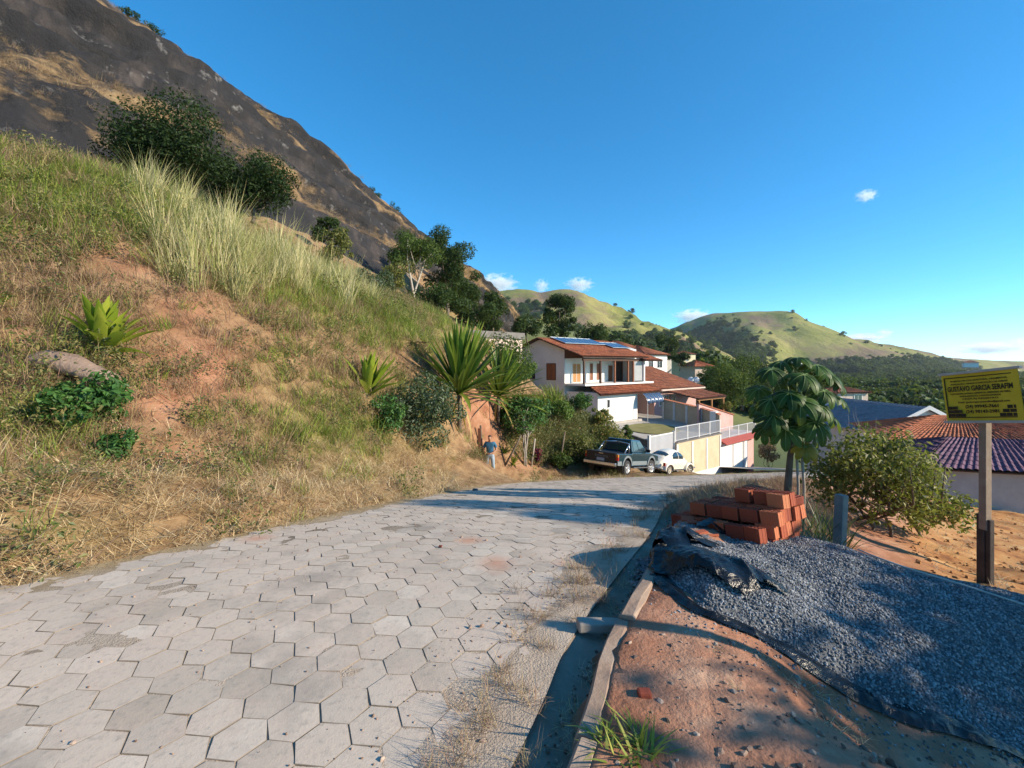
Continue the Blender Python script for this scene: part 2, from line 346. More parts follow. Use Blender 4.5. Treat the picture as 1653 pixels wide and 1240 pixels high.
m_pave, nt, b = newmat('concrete_paver'); v = pos(nt); r = island(nt)
base = ramp(nt, r, [(.0, (.40,.34,.27)), (.25, (.47,.405,.33)), (.75, (.53,.455,.37)), (1., (.6,.525,.435))])
blo = noise(nt, v, 2.6, 7, .66); fine = noise(nt, v, 26, 6, .7)
col = mixc(nt, math_(nt, 'MULTIPLY', ramp(nt, blo, [(.45, (0,0,0)), (.7, (1,1,1))]), .7), base, (.54,.42,.335))
col = mixc(nt, ramp(nt, noise(nt, v, .75, 5, .6), [(.44, (0,0,0)), (.6, (.85,.85,.85))]), col, (.56,.465,.375))
col = mixc(nt, ramp(nt, fine, [(.52, (0,0,0)), (.75, (.55,.55,.55))]), col, (.19,.175,.16))
col = mixc(nt, ramp(nt, noise(nt, v, 1.1, 6, .65), [(.52, (0,0,0)), (.64, (.6,.6,.6))]), col, (.27,.235,.2))
# brick-dust stains where broken red brick was ground into the stones
for (sx_, sy_, sr_) in ((-.13, 3.62, .22), (.52, 3.62, .2), (-.42, 4.3, .16), (-2.5, 4.35, .2)):
    d2 = nt.nodes.new('ShaderNodeVectorMath'); d2.operation = 'DISTANCE'; nt.links.new(v, d2.inputs[0]); d2.inputs[1].default_value = (sx_, sy_, float(zr(sy_)))
    f_ = math_(nt, 'ADD', d2.outputs['Value'], math_(nt, 'MULTIPLY', math_(nt, 'SUBTRACT', blo, .5), .35))
    col = mixc(nt, ramp(nt, f_, [(0.02, (.75,.75,.75)), (sr_, (0,0,0))]), col, (.52,.26,.16))
nt.links.new(col, b.inputs['Base Color']); b.inputs['Roughness'].default_value = .88; b.inputs['Specular IOR Level'].default_value = .25
bump(nt, b, math_(nt, 'ADD', fine, math_(nt, 'MULTIPLY', noise(nt, v, 120, 3, .6), .5)), .5, .004)
HEX = .120   # corner radius: 21 cm stones
def paver_mesh(seed):
    rg = np.random.default_rng(seed); V = []; k = 6
    ang = np.arange(6)*PI/3; jit = rg.normal(0, .003, (6, 2)); tl = rg.normal(0, .0008, 3)
    for rr, z in ((HEX-.0008, -.05), (HEX-.0008, -.0022), (HEX-.0035, -.0003), (HEX-.025, .0)):
        for i in range(6):
            x, y = rr*math.cos(ang[i])+jit[i, 0], rr*math.sin(ang[i])+jit[i, 1]; V.append((x, y, z+(tl[0]+tl[1]*x/.14+tl[2]*y/.14 if z > -.02 else 0)))
    V.append((0, 0, tl[0]+.0006))
    Fc = [(l*6+i, l*6+(i+1) % 6, l*6+6+(i+1) % 6, l*6+6+i) for l in range(3) for i in range(6)]+[(18+i, 18+(i+1) % 6, 24) for i in range(6)]
    return np.array(V), Fc
PV = []; m_joint = surf('joint_dirt_and_shade', (.2,.165,.125), (.33,.27,.21), 3, .95, .004)  # joint dirt with shade painted in: darker stone sides mute their sunlit edges
for sd in range(8):
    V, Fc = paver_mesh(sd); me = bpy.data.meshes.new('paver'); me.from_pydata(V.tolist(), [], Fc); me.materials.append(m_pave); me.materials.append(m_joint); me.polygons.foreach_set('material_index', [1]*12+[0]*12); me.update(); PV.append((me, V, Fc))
# hexagons laid in rows along the picture's depth
ux, uy = HEX*1.5+.0012, HEX*math.sqrt(3)+.0014; th = R(-4)
ii, jj = np.meshgrid(np.arange(-160, 240), np.arange(-110, 240)); hx = ii*ux; hy = jj*uy+(ii % 2)*uy/2
wx = hx*math.cos(th)-hy*math.sin(th); wy = hx*math.sin(th)+hy*math.cos(th)
wx, wy = wx.ravel(), wy.ravel(); k = (wy > -3) & (wy < 34) & (wx > -9) & (wx < 34); wx, wy = wx[k], wy[k]
k = (sdist(wx, wy, LE) < -.03) & (sdist(wx, wy, RE) > .11); wx, wy = wx[k], wy[k]
wz = zr(wy); ppx, ppy = proj(np.stack([wx, wy, wz], -1)); area = np.where((ppx > -60) & (ppx < 1700) & (ppy > 0) & (ppy < 1290) & (wy > 1.2), 1/np.maximum(wy, .3)**3, 0)
order = np.argsort(-area); slope = lambda y: float((zr(y+.05)-zr(y-.05))/.1)
jz = rng.normal(0, .0012, len(wx)); JV, JF = [], []; nv = 0
for q, i in enumerate(order):
    me, V, Fc = PV[int(rng.integers(8))]; rz = th+PI/3*int(rng.integers(6)); tx = math.atan(slope(wy[i]))+rng.normal(0, .0028); ty = rng.normal(0, .0028)
    if q < 300:
        o = bpy.data.objects.new('paver', me); o.location = (wx[i], wy[i], wz[i]+jz[i]); o.rotation_euler = (Matrix.Rotation(tx, 3, 'X') @ Matrix.Rotation(ty, 3, 'Y') @ Matrix.Rotation(rz, 3, 'Z')).to_euler(); link(o, road)
    else:
        M = np.array(Matrix.Rotation(tx, 3, 'X') @ Matrix.Rotation(ty, 3, 'Y') @ Matrix.Rotation(rz, 3, 'Z'))
        JV.append(V@M.T+np.array([wx[i], wy[i], wz[i]+jz[i]])); JF += [tuple(a+nv for a in f) for f in Fc]; nv += len(V)
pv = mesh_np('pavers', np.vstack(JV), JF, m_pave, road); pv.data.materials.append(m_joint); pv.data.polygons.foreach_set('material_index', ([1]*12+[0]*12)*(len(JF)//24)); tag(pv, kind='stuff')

# gutter and kerb
m_conc = surf('weathered_concrete', (.30,.26,.22), (.46,.41,.35), 2.5, .9, .006, c3=(.16,.13,.10))
def offs(t, d):
    p = along(RE, arcR, t); q = along(RE, arcR, np.asarray(t)+.05); dd = q-p; dd /= np.linalg.norm(dd, axis=-1, keepdims=True)
    return p+np.stack([dd[..., 1], -dd[..., 0]], -1)*np.asarray(d)[..., None]
t_ = np.arange(2, 16.5, .12); g = MB(); prof = [(-.06, -.02), (.02, -.022), (.08, -.045), (.15, -.055), (.195, -.045), (.21, .02)]
P = np.zeros((len(t_), len(prof), 3))
for j, (o_, z_) in enumerate(prof):
    p = offs(t_, np.full(len(t_), o_)); P[:, j, :2] = p; P[:, j, 2] = zr(p[:, 1])+z_+.012*fb2(p[:, 0], p[:, 1], 4, 4, 31)
g.grid(P); gut = g.build('gutter', surf('silted_gutter', (.2,.145,.1), (.4,.33,.26), 2.2, .95, .01, 30, c3=(.1,.07,.05)), None, True); tag(gut, kind='structure')
m_kerb = surf('dirty_kerb', (.30,.2,.14), (.44,.35,.27), 3, .92, .008, c3=(.2,.12,.08)); kerb = empty('kerb', (0, 0, 0), kind='structure'); t0 = 3.0; kk = 0
while t0 < 15.5:
    L_ = .93+rng.normal(0, .03); ts = np.linspace(t0+.012, t0+L_-.012, 5); g = MB(); hh = KERBH+.004+rng.normal(0, .004)+(.03 if kk == 7 else 0); sh = rng.normal(0, .006)
    ring = [(KERB0, -.12), (KERB0+.004, -.02+hh*.5), (KERB0+.012, hh-.012), (KERB0+.026, hh), (KERB1-.02, hh+.003), (KERB1, hh-.012), (KERB1, -.12)]
    P = np.zeros((5, len(ring), 3))
    for j, (o_, z_) in enumerate(ring):
        p = offs(ts, np.full(5, o_+sh)); P[:, j, :2] = p; P[:, j, 2] = zr(p[:, 1])+z_; P[:, j] += .004*rng.normal(0, 1, (5, 3))
    n = len(ring); g.grid(P); g.f += [tuple(range(n)), tuple(range(4*n+n-1, 4*n-1, -1))]
    if kk < 8: g.build('kerb_stone', m_kerb, kerb)
    t0 += L_; kk += 1

# trodden dirt lying against (and over) the kerb
to = np.arange(4.6, 15, .06); of = np.array([KERB1-.035, KERB1-.012, KERB1+.01, .36, .42, .48, .54, .62, .7, .8]); P = np.zeros((len(to), len(of), 3))
for j, o_ in enumerate(of):
    p = offs(to, np.full(len(to), o_)+.022*fb2(to, to*0+j*0, 2.2, 4, 333)); k = sstep(.4, .72, o_); zl = land(p[:, 0], p[:, 1])[0]; top = zr(p[:, 1])+KERBH-.004+.012*fb2(p[:, 0], p[:, 1], 6, 4, 335)+(-.02 if j == 0 else .006 if j == 1 else .006)
    P[:, j, :2] = p; P[:, j, 2] = np.where(j == len(of)-1, zl-.03, top*(1-k)+k*(zl+.004))
g = MB(); g.grid(P); shoulder = g.build('shoulder', m_ground, None, True); tag(shoulder, kind='structure'); vattr(shoulder, 'shoulder', np.ones(len(g.v))); vattr(shoulder, 'lot', np.zeros(len(g.v)))
def ground_hit(px, py, d0=2.0, d1=70.0):
    d = np.geomspace(d0, d1, 700); x = (px-CX)/F*d; z = CAMH-(py-HOR)/F*d; k = np.flatnonzero(z <= land(x, d, False)[0]); return float(d[k[0]]) if len(k) else None
# ------------------------------------------------------------ rock hill on the left
def loft_rows(lines, nu): return np.stack([np.stack([np.interp(np.linspace(0, 1, nu), np.linspace(0, 1, len(l)), np.array(l)[:, k]) for k in range(3)], -1) for l in lines], 0)
foot = catmull([(-34,-6,9), (-30,6,11), (-25.7,16,9.5), (-21,23,9.5), (-18.3,35,12.4), (-14,55,12.8), (-8.5,85,10), (-2,112,6), (6,140,0)], 10)
ridge = catmull([(-92,12,76), tuple(at(-560,-560,44)), tuple(at(-200,-262,50)), tuple(at(165,0,62)), tuple(at(410,178,76)), tuple(at(640,352,92)), tuple(at(735,425,108)), tuple(at(800,470,124)), tuple(at(850,540,150))], 10)
foot = np.column_stack([np.interp(np.linspace(0,1,260), np.linspace(0,1,len(foot)), foot[:,k]) for k in range(3)])
ridge = np.column_stack([np.interp(np.linspace(0,1,260), np.linspace(0,1,len(ridge)), ridge[:,k]) for k in range(3)])
vv = np.linspace(0, 1, 120); U, VV = np.meshgrid(np.linspace(0, 1, 260), vv)
RP = foot[None]*(1-VV[..., None])+ridge[None]*VV[..., None]
out = np.array([.62, -.5, .6]); out /= np.linalg.norm(out)
bulge = np.sin(PI*VV)*5.0*sstep(0, .1, 1-VV)
strat = fbm(np.stack([U*9, VV*22, np.zeros_like(U)], -1), 5, 41, .55); blk = fbm(np.stack([U*24, VV*16, np.zeros_like(U)], -1), 5, 47)
disp = bulge*.0+1.0*np.sin(PI*np.clip(VV, 0, 1))*(1.6*strat+.7*blk)+(2.4*np.sin(PI*VV))
ledge = np.abs(fbm(np.stack([U*5, VV*13, np.zeros_like(U)], -1), 4, 52))
disp += 1.3*np.sin(PI*VV)*(.5-ledge)+.35*fbm(np.stack([U*70, VV*30, np.zeros_like(U)], -1), 3, 77)*np.minimum(1, 6*VV)
RP = RP+out*disp[..., None]
back = RP[-1:]+np.linspace(.06, 1, 12)[:, None, None]**1.3*np.array([-45, 30, -38.0])
RP = np.vstack([np.vstack([RP[:1]+np.array([3, -2.0, -3.5])]), RP, back])
m_rock, nt, b = newmat('granite_and_dry_grass'); v = pos(nt); uv = attr(nt, 'along'); vv_ = attr(nt, 'up')
cmb = nt.nodes.new('ShaderNodeCombineXYZ'); nt.links.new(math_(nt, 'MULTIPLY', uv, 9.0), cmb.inputs[0]); nt.links.new(math_(nt, 'MULTIPLY', vv_, 16.0), cmb.inputs[1])
cm2 = nt.nodes.new('ShaderNodeCombineXYZ'); nt.links.new(math_(nt, 'MULTIPLY', uv, 60.0), cm2.inputs[0]); nt.links.new(math_(nt, 'MULTIPLY', vv_, 9.0), cm2.inputs[1])
rockc = ramp(nt, noise(nt, v, .22, 9, .68), [(.3, (.014,.0135,.0145)), (.5, (.033,.03,.03)), (.62, (.058,.047,.043)), (.8, (.12,.098,.088))])
streak = noise(nt, cm2.outputs[0], 1.0, 6, .6)
rockc = mixc(nt, ramp(nt, streak, [(.44, (.9,.9,.9)), (.54, (0,0,0))]), rockc, (.022,.021,.023))
rockc = mixc(nt, ramp(nt, noise(nt, v, .5, 7, .7), [(.6, (0,0,0)), (.72, (.8,.8,.8))]), rockc, (.25,.235,.225))
grs = ramp(nt, noise(nt, v, .9, 7, .7), [(.3, (.13,.085,.04)), (.5, (.24,.155,.08)), (.65, (.32,.22,.115)), (.78, (.2,.19,.06))])
gm = math_(nt, 'ADD', math_(nt, 'ADD', math_(nt, 'MULTIPLY', noise(nt, cmb.outputs[0], 1.0, 9, .68, .6), .8), math_(nt, 'MULTIPLY', noise(nt, v, .55, 8, .7), .35)), math_(nt, 'SUBTRACT', attr(nt, 'grass'), .105))
col = mixc(nt, ramp(nt, gm, [(.52, (0,0,0)), (.62, (1,1,1))]), rockc, grs)
nt.links.new(col, b.inputs['Base Color']); b.inputs['Roughness'].default_value = .85; b.inputs['Specular IOR Level'].default_value = .25
bump(nt, b, math_(nt, 'ADD', noise(nt, v, .9, 10, .7), math_(nt, 'MULTIPLY', noise(nt, v, 6, 6, .7), .35)), .9, .5)
rock = gridmesh('rock_hill', RP[..., 0], RP[..., 1], RP[..., 2], m_rock, smooth=True); tag(rock, kind='structure')
nr = RP.shape[0]; upv = np.concatenate([[0], vv, np.ones(12)])[:, None]*np.ones((1, 260)); alo = np.linspace(0, 1, 260)[None]*np.ones((nr, 1))
wv = upv-.035*np.sin(alo*19)-.02*np.sin(alo*43)
gr = .2*sstep(.86, .96, wv)+.22*np.exp(-((wv-.56)/.045)**2)+.2*np.exp(-((wv-.76)/.035)**2)+.2*np.exp(-((wv-.2)/.06)**2)-.10*np.exp(-((wv-.4)/.1)**2)-.07
vattr(rock, 'along', alo); vattr(rock, 'up', upv); vattr(rock, 'grass', gr)

# ------------------------------------------------------------ valley floor and far hills
def valley(x, y):
    z = -15.5+13.5*sstep(42, -5, y)*0+np.zeros_like(x)
    z = z+17*np.exp(-((x-22)/42)**2-((y-135)/48)**2)+22*np.exp(-((x+25)/50)**2-((y-150)/60)**2)
    z = z+3.0*fb2(x, y, .006, 4, 61)*sstep(60, 300, np.hypot(x, y))
    return z
rr = np.concatenate([np.linspace(28, 200, 60), np.geomspace(205, 9000, 70)]); aa = np.linspace(R(-72), R(72), 160)
RR, AA = np.meshgrid(rr, aa, indexing='ij'); VX, VY = RR*np.sin(AA), RR*np.cos(AA)
VZ = valley(VX, VY); VZ = np.where(RR < 62, np.minimum(VZ, -15.5), VZ)
m_val, nt, b = newmat('valley_pasture'); v = pos(nt)
col = ramp(nt, noise(nt, v, .012, 8, .6), [(.35, (.035,.055,.02)), (.5, (.08,.105,.03)), (.65, (.19,.2,.06))])
nt.links.new(col, b.inputs['Base Color']); b.inputs['Roughness'].default_value = .95
val = gridmesh('valley', VX, VY, VZ, m_val); tag(val, kind='structure')
def hill(name, ridges, x0, x1, y0, y1, n, k, mat, seed, base=-18, gs=14):
    X, Y = np.meshgrid(np.linspace(x0, x1, n), np.linspace(y0, y1, n)); Z = np.full(X.shape, float(base)); DM = np.full(X.shape, 1e9)
    for pl, kk in ridges:
        pl = np.array(pl, float)
        for a, c in zip(pl[:-1], pl[1:]):
            d = c[:2]-a[:2]; t = np.clip(((X-a[0])*d[0]+(Y-a[1])*d[1])/(d@d), 0, 1); dist = np.hypot(X-a[0]-t*d[0], Y-a[1]-t*d[1])
            DM = np.minimum(DM, dist); h = a[2]+t*(c[2]-a[2])-kk*(np.sqrt(dist**2+30**2)-30); Z = np.maximum(Z, h)
    amp = np.clip((Z-base)/60, 0, 1)*np.clip(.12+DM/90, 0, 1); sc = 1/(x1-x0)
    gul = 1-np.abs(fb2(X, Y, sc*9, 4, seed)); Z = Z+amp*((gul-.75)*gs+gs*.25*fb2(X, Y, sc*22, 4, seed+5))
    o = gridmesh(name, X, Y, Z, mat); tag(o, kind='structure'); return o, X, Y, Z
def hillmat(name, woods):
    m, nt, b = newmat(name); v = pos(nt)
    g = ramp(nt, noise(nt, v, .012, 9, .62), [(.32, (.14,.155,.04)), (.5, (.235,.235,.065)), (.66, (.31,.27,.1))])
    br = ramp(nt, noise(nt, v, .03, 8, .65), [(.3, (.13,.09,.065)), (.7, (.26,.18,.12))])
    c = mixc(nt, ramp(nt, noise(nt, v, .0075, 8, .66), [(.5, (0,0,0)), (.59, (.95,.95,.95))]), g, br)
    c = mixc(nt, ramp(nt, noise(nt, v, .05, 7, .7), [(.6, (0,0,0)), (.72, (.8,.8,.8))]), c, (.075,.09,.03))
    nt.links.new(c, b.inputs['Base Color']); b.inputs['Roughness'].default_value = .95; b.inputs['Specular IOR Level'].default_value = .1
    bump(nt, b, noise(nt, v, .06, 8, .7), .8, 6); return m
def a3(px, py, d): p = at(px, py, d); return (p.x, p.y, p.z)
mh1, mh2 = hillmat('hill_grass', 0), hillmat('hill_grass_far', 0)
hillA, HAX, HAY, HAZ = hill('hill', [([a3(640,470,760), a3(760,478,760), a3(838,467,740), a3(870,474,735), a3(905,468,730), a3(945,487,740), a3(1000,520,760), a3(1050,548,790)], .5), ([a3(905,468,730), a3(925,530,560), a3(935,560,480)], .6), ([a3(838,467,740), a3(800,540,520)], .5)], -260, 330, 380, 1050, 130, .5, mh1, 71, gs=18)
hillB, HBX, HBY, HBZ = hill('hill', [([a3(1040,548,1150), a3(1090,535,1120), a3(1125,519,1080), a3(1160,506,1050), a3(1200,503,1000), a3(1238,502,1000), a3(1262,511,1000), a3(1290,523,1000), a3(1330,538,1010), a3(1370,548,1030), a3(1420,556,1060), a3(1470,566,1080), a3(1520,576,1100), a3(1600,582,1150), a3(1720,585,1200)], .5), ([a3(1222,502,1000), a3(1215,535,850), a3(1195,565,720), a3(1165,592,600)], .78), ([a3(1330,538,1010), a3(1360,575,760), a3(1390,600,620)], .4)], 120, 1700, 480, 1700, 190, .5, mh2, 91, gs=26)
# ------------------------------------------------------------ vegetation helpers
def blades(rg, n, L, w, lean, droop, spread, seg=3):
    """n bent strips growing from a patch"""
    V = []; Fc = []
    for k in range(n):
        l = rg.uniform(*L); az = rg.uniform(0, 2*PI); le = R(rg.uniform(*lean)); dr_ = rg.uniform(*droop); r0 = spread*math.sqrt(rg.random()); a0 = rg.uniform(0, 2*PI)
        x, y, z = r0*math.cos(a0), r0*math.sin(a0), -.02; ca, sa = math.cos(az), math.sin(az); ww = w*rg.uniform(.7, 1.3); n0 = len(V)
        for i in range(seg+1):
            t = i/seg; hw = ww*(1-t)**.7*.5*(.6+.8*min(t*3, 1) if i else .7); V += [(x-sa*hw, y+ca*hw, z), (x+sa*hw, y-ca*hw, z)] if i < seg else [(x, y, z)]
            th_ = le+dr_*t; x += ca*math.sin(th_)*l/seg; y += sa*math.sin(th_)*l/seg; z = max(z+math.cos(th_)*l/seg, .006)
        for i in range(seg):
            a = n0+2*i; Fc.append((a, a+1, a+3, a+2) if i < seg-1 else (a, a+1, a+2))
    return np.array(V), Fc
def leaf_quads(rg, C, Nn, size, asp=.5, fold=.25):
    """diamond leaves at C facing Nn, folded a little along the middle"""
    n = len(C); Nn = Nn/np.linalg.norm(Nn, axis=1, keepdims=True); t = rg.normal(0, 1, (n, 3)); t -= (t*Nn).sum(1, keepdims=True)*Nn; t /= np.linalg.norm(t, axis=1, keepdims=True)
    u = np.cross(Nn, t); s = (size*rg.uniform(.6, 1.35, n))[:, None]
    V = np.stack([C-t*s*.5, C+u*s*asp*.5+Nn*s*fold*.25-t*s*.08, C+t*s*.5-Nn*s*.12, C-u*s*asp*.5+Nn*s*fold*.25-t*s*.08], 1).reshape(-1, 3)
    return V, np.arange(4*n).reshape(n, 4)
def cloud(rg, clumps, n, up=.35, shell=.5):
    """points through a set of (x,y,z,r) clumps with outward normals"""
    c = np.array(clumps, float); p = c[:, 3]**2; k = rg.choice(len(c), n, p=p/p.sum()); d = rg.normal(0, 1, (n, 3)); d /= np.linalg.norm(d, axis=1, keepdims=True)
    r = (shell+(1-shell)*rg.random(n)**.6)*rg.uniform(.82, 1.15, n); P = c[k, :3]+d*(c[k, 3]*r)[:, None]*np.array([1, 1, .82])
    N_ = d+rg.normal(0, .55, (n, 3)); N_[:, 2] += up; return P, N_
LMdeep = leafm('leaf_deep', [(.006,.016,.005),(.011,.026,.007),(.018,.038,.01),(.03,.052,.014)], .15, .6, .15)
bark = surf('bark', (.10,.075,.055), (.2,.16,.12), 4, .9, .01); palebark = surf('pale_bark', (.32,.27,.22), (.48,.43,.37), 4, .85, .008)
LM = {
 'dark': leafm('leaf_dark', [(.012,.028,.008),(.02,.045,.012),(.032,.062,.016),(.055,.085,.022)], .2, .6, .15),
 'mid': leafm('leaf_mid', [(.025,.055,.012),(.042,.08,.018),(.066,.11,.024),(.1,.14,.03)], .25, .6, .15),
 'olive': leafm('leaf_olive', [(.06,.08,.02),(.1,.115,.028),(.15,.155,.04),(.22,.2,.06)], .3, spec=.25, rough=.5),
 'bright': leafm('leaf_bright', [(.05,.11,.02),(.08,.16,.025),(.12,.2,.035),(.17,.24,.05)], .35),
 'blue': leafm('leaf_grey_green', [(.03,.055,.03),(.05,.08,.042),(.075,.105,.05),(.1,.13,.06)], .25),
 'yellow': leafm('leaf_yellowing', [(.09,.12,.025),(.16,.18,.035),(.26,.24,.05),(.3,.2,.06)], .35),
 'purple': leafm('leaf_purple', [(.13,.015,.04),(.22,.03,.06),(.3,.06,.09)], .3),
}
def tree(name, label, cat, loc, H, W, n, leaf, mat, seed, trunk=.35, nc=14, tr=None, bk=None, group=None, stems=1, spread=.18, flat=1.0, up=.35, cr=(.09, .22)):
    rg = np.random.default_rng(seed); root = empty(name, loc, 0, label, cat, group); tr = tr or H*.022; z0 = H*trunk; cz = (H+z0)/2; rzv = (H-z0)/2*flat; cl = []
    for k in range(int(nc*1.6)):
        d = rg.normal(0, 1, 3); d /= np.linalg.norm(d); q = rg.random()**.45*.8; r = W*rg.uniform(*cr)
        cl.append((d[0]*q*W/2, d[1]*q*W/2, cz+d[2]*q*rzv, min(r, rzv*.6)))
    P, N_ = cloud(rg, cl, n, up); V, Fc = leaf_quads(rg, P, N_, leaf); mesh_np('crown', V, Fc, LM[mat] if isinstance(mat, str) else mat, root)
    t = MB()
    for s_ in range(stems):
        a = rg.uniform(0, 6.28); bx, by = (math.cos(a)*spread*.4, math.sin(a)*spread*.4) if stems > 1 else (0, 0); top = Vector((bx+rg.normal(0, spread), by+rg.normal(0, spread), z0+(H-z0)*.35))
        mid = Vector((bx*1.4+rg.normal(0, spread*.4), by*1.4+rg.normal(0, spread*.4), z0*.55)); t.tube([(bx, by, -.25), mid, top, top+Vector((rg.normal(0, spread*.5), rg.normal(0, spread*.5), (H-z0)*.35))], [tr*1.25, tr, tr*.7, tr*.2], 7)
        for c in cl[s_::stems][:9]:
            f = rg.uniform(.35, .8); st = mid.lerp(top, f); e = Vector(c[:3]); t.tube([st, st.lerp(e, .55)+Vector((0, 0, -.04*H)), e], [tr*.5, tr*.3, tr*.08], 5)
    t.build('trunk', bk or bark, root, True); return root

# ------------------------------------------------------------ grasses on the bank
gm_straw = leafm('straw_blade', [(.40,.28,.14),(.53,.39,.2),(.64,.5,.29),(.69,.57,.36)], .2, .7, .2)
gm_dry = leafm('dry_grass_blade', [(.18,.10,.075),(.27,.165,.12),(.37,.25,.16),(.42,.32,.16),(.24,.22,.08)], .2, .7, .2, .35, .8)
gm_green = leafm('green_grass_blade', [(.10,.16,.03),(.18,.25,.04),(.27,.33,.06),(.4,.4,.1)], .35, .55, .3, .3, .7)
gm_tall = leafm('tall_grass_blade', [(.26,.3,.08),(.38,.38,.13),(.55,.47,.24),(.62,.54,.32),(.2,.26,.06)], .3, .6, .3, .35, .5)
gm_weed = leafm('weed_leaf', [(.06,.09,.022),(.1,.125,.032),(.17,.165,.055),(.25,.2,.08)], .25)
def protos(name, cnt, fn): return proto_col(name, [fn(np.random.default_rng(900+i)) for i in range(cnt)])
c_straw = protos('proto_straw', 5, lambda g: (*blades(g, 30, (.1, .34), .006, (55, 88), (.1, .6), .17, 2), gm_straw))
c_dry = protos('proto_dry', 5, lambda g: (*blades(g, 46, (.12, .42), .005, (15, 75), (.1, .9), .15, 3), gm_dry))
c_green = protos('proto_green', 5, lambda g: (*blades(g, 42, (.12, .36), .007, (10, 55), (.1, .9), .13, 3), gm_green))
c_tall = protos('proto_tall', 5, lambda g: (*blades(g, 80, (.8, 2.0), .016, (3, 30), (.1, 1.1), .22, 4), gm_tall))
def weed(g):
    n = 150; st = g.uniform(-.14, .14, (9, 2)); k = g.integers(9, size=n); h = g.uniform(.02, .4, n); P = np.column_stack([st[k]*(1+h[:, None]*1.6)+g.normal(0, .02, (n, 2)), h])
    return (*leaf_quads(g, P, g.normal(0, .5, (n, 3))+np.array([0, 0, .7]), .05, .45), gm_weed)
c_weed = protos('proto_weed', 4, weed)
NCAND = 150000
cx_ = rng.uniform(-24, 6, NCAND); cy_ = rng.uniform(.4, 33, NCAND); dd = np.hypot(cx_, cy_); k = (rng.random(NCAND) < np.clip((6.5/dd)**1.55, 0, 1)) & (sdist(cx_, cy_, LE) > -.1); cx_, cy_ = cx_[k], cy_[k]
cz_, cs_, _ = land(cx_, cy_); qx, qy = proj(np.stack([cx_, cy_, cz_], -1)); k = (qx > -140) & (qx < 1010) & ~((cy_ > 26) & (cx_ > 1.5)); cx_, cy_, cz_, cs_, qx, qy = [a[k] for a in (cx_, cy_, cz_, cs_, qx, qy)]
bare = blob(qx, qy, BARE); green = blob(qx, qy, GREEN); patch = fb2(cx_, cy_, .8, 4, 131)
DRY = [(480,560,150,70,1),(330,440,120,60,.8),(200,500,120,60,.6),(640,590,80,40,.9),(100,620,80,60,.5),(560,600,120,60,.7)]
dryb = blob(qx, qy, DRY); verge = sstep(2.3, 1.4, cs_+.5*patch)*sstep(770, 720, qx)+sstep(1.4, .8, cs_)*sstep(720, 770, qx)
w_straw = 5.0*verge+.12; w_dry = (1.15+1.3*dryb+.3*patch)*(1-.8*verge); w_green = (.07+2.7*green+.2*np.maximum(patch, 0))*(1-.72*verge); w_weed = (.13+.22*np.maximum(-patch, 0))*(1-.6*verge)
w_none = .12+4.0*np.clip(bare, 0, 1)**1.1; W_ = np.clip(np.stack([w_straw, w_dry, w_green, w_weed, w_none], 1), .01, None); W_ /= W_.sum(1, keepdims=True)
pick = (rng.random(len(W_))[:, None] > np.cumsum(W_, 1)).sum(1)
def put(sel, name, col, lo, hi, label, cat, nproto=5, tilt=.25):
    n = int(sel.sum()); dist = np.hypot(cx_[sel], cy_[sel]); sc = rng.uniform(lo, hi, n)*np.clip(dist/7, 1, 2.4)**.4*np.where((qx[sel] > 735) & (qx[sel] < 860) & (qy[sel] > 752), .3, np.where((qx[sel] > 720) & (cy_[sel] > 9.5), .6, 1))
    rot = np.column_stack([rng.normal(0, tilt, n), rng.normal(0, tilt, n)+.12, rng.uniform(0, 2*PI, n)])
    return scatter(name, np.column_stack([cx_[sel], cy_[sel], cz_[sel]-.015]), rot, sc, rng.integers(nproto, size=n), col, label, cat)
put(pick == 0, 'straw', c_straw, .7, 1.25, 'mown dry straw lying along the foot of the bank', 'straw', 5, .15)
put(pick == 1, 'dry_grass', c_dry, .6, 1.25, 'brown withered grass covering the bank', 'grass')
put(pick == 2, 'green_grass', c_green, .6, 1.3, 'fresh green grass growing in patches on the bank', 'grass')
put(pick == 3, 'weeds', c_weed, .6, 1.2, 'low leafy weeds mixed into the bank grass', 'weeds', 4)
# tall guinea grass along the top of the bank
TALL = [(390,465,50,32,1.3),(445,450,55,30,1.0),(330,405,55,32,.8),(285,360,45,22,.5),(235,325,40,14,.3),(500,465,45,26,.6),(560,480,40,18,.3)]
tb = blob(qx, qy, TALL); k = np.flatnonzero(rng.random(len(tb)) < tb*.2); 
tp = np.column_stack([cx_[k], cy_[k], cz_[k]-.05]); n = len(k)
scatter('tall_grass', tp, np.column_stack([rng.normal(0, .12, n), rng.normal(.05, .12, n), rng.uniform(0, 6.28, n)]), rng.uniform(.35, .95, n)*np.clip(np.hypot(tp[:, 0], tp[:, 1])/12, .7, 1.0), rng.integers(5, size=n), c_tall, 'tall pale guinea grass along the top of the bank', 'tall grass')

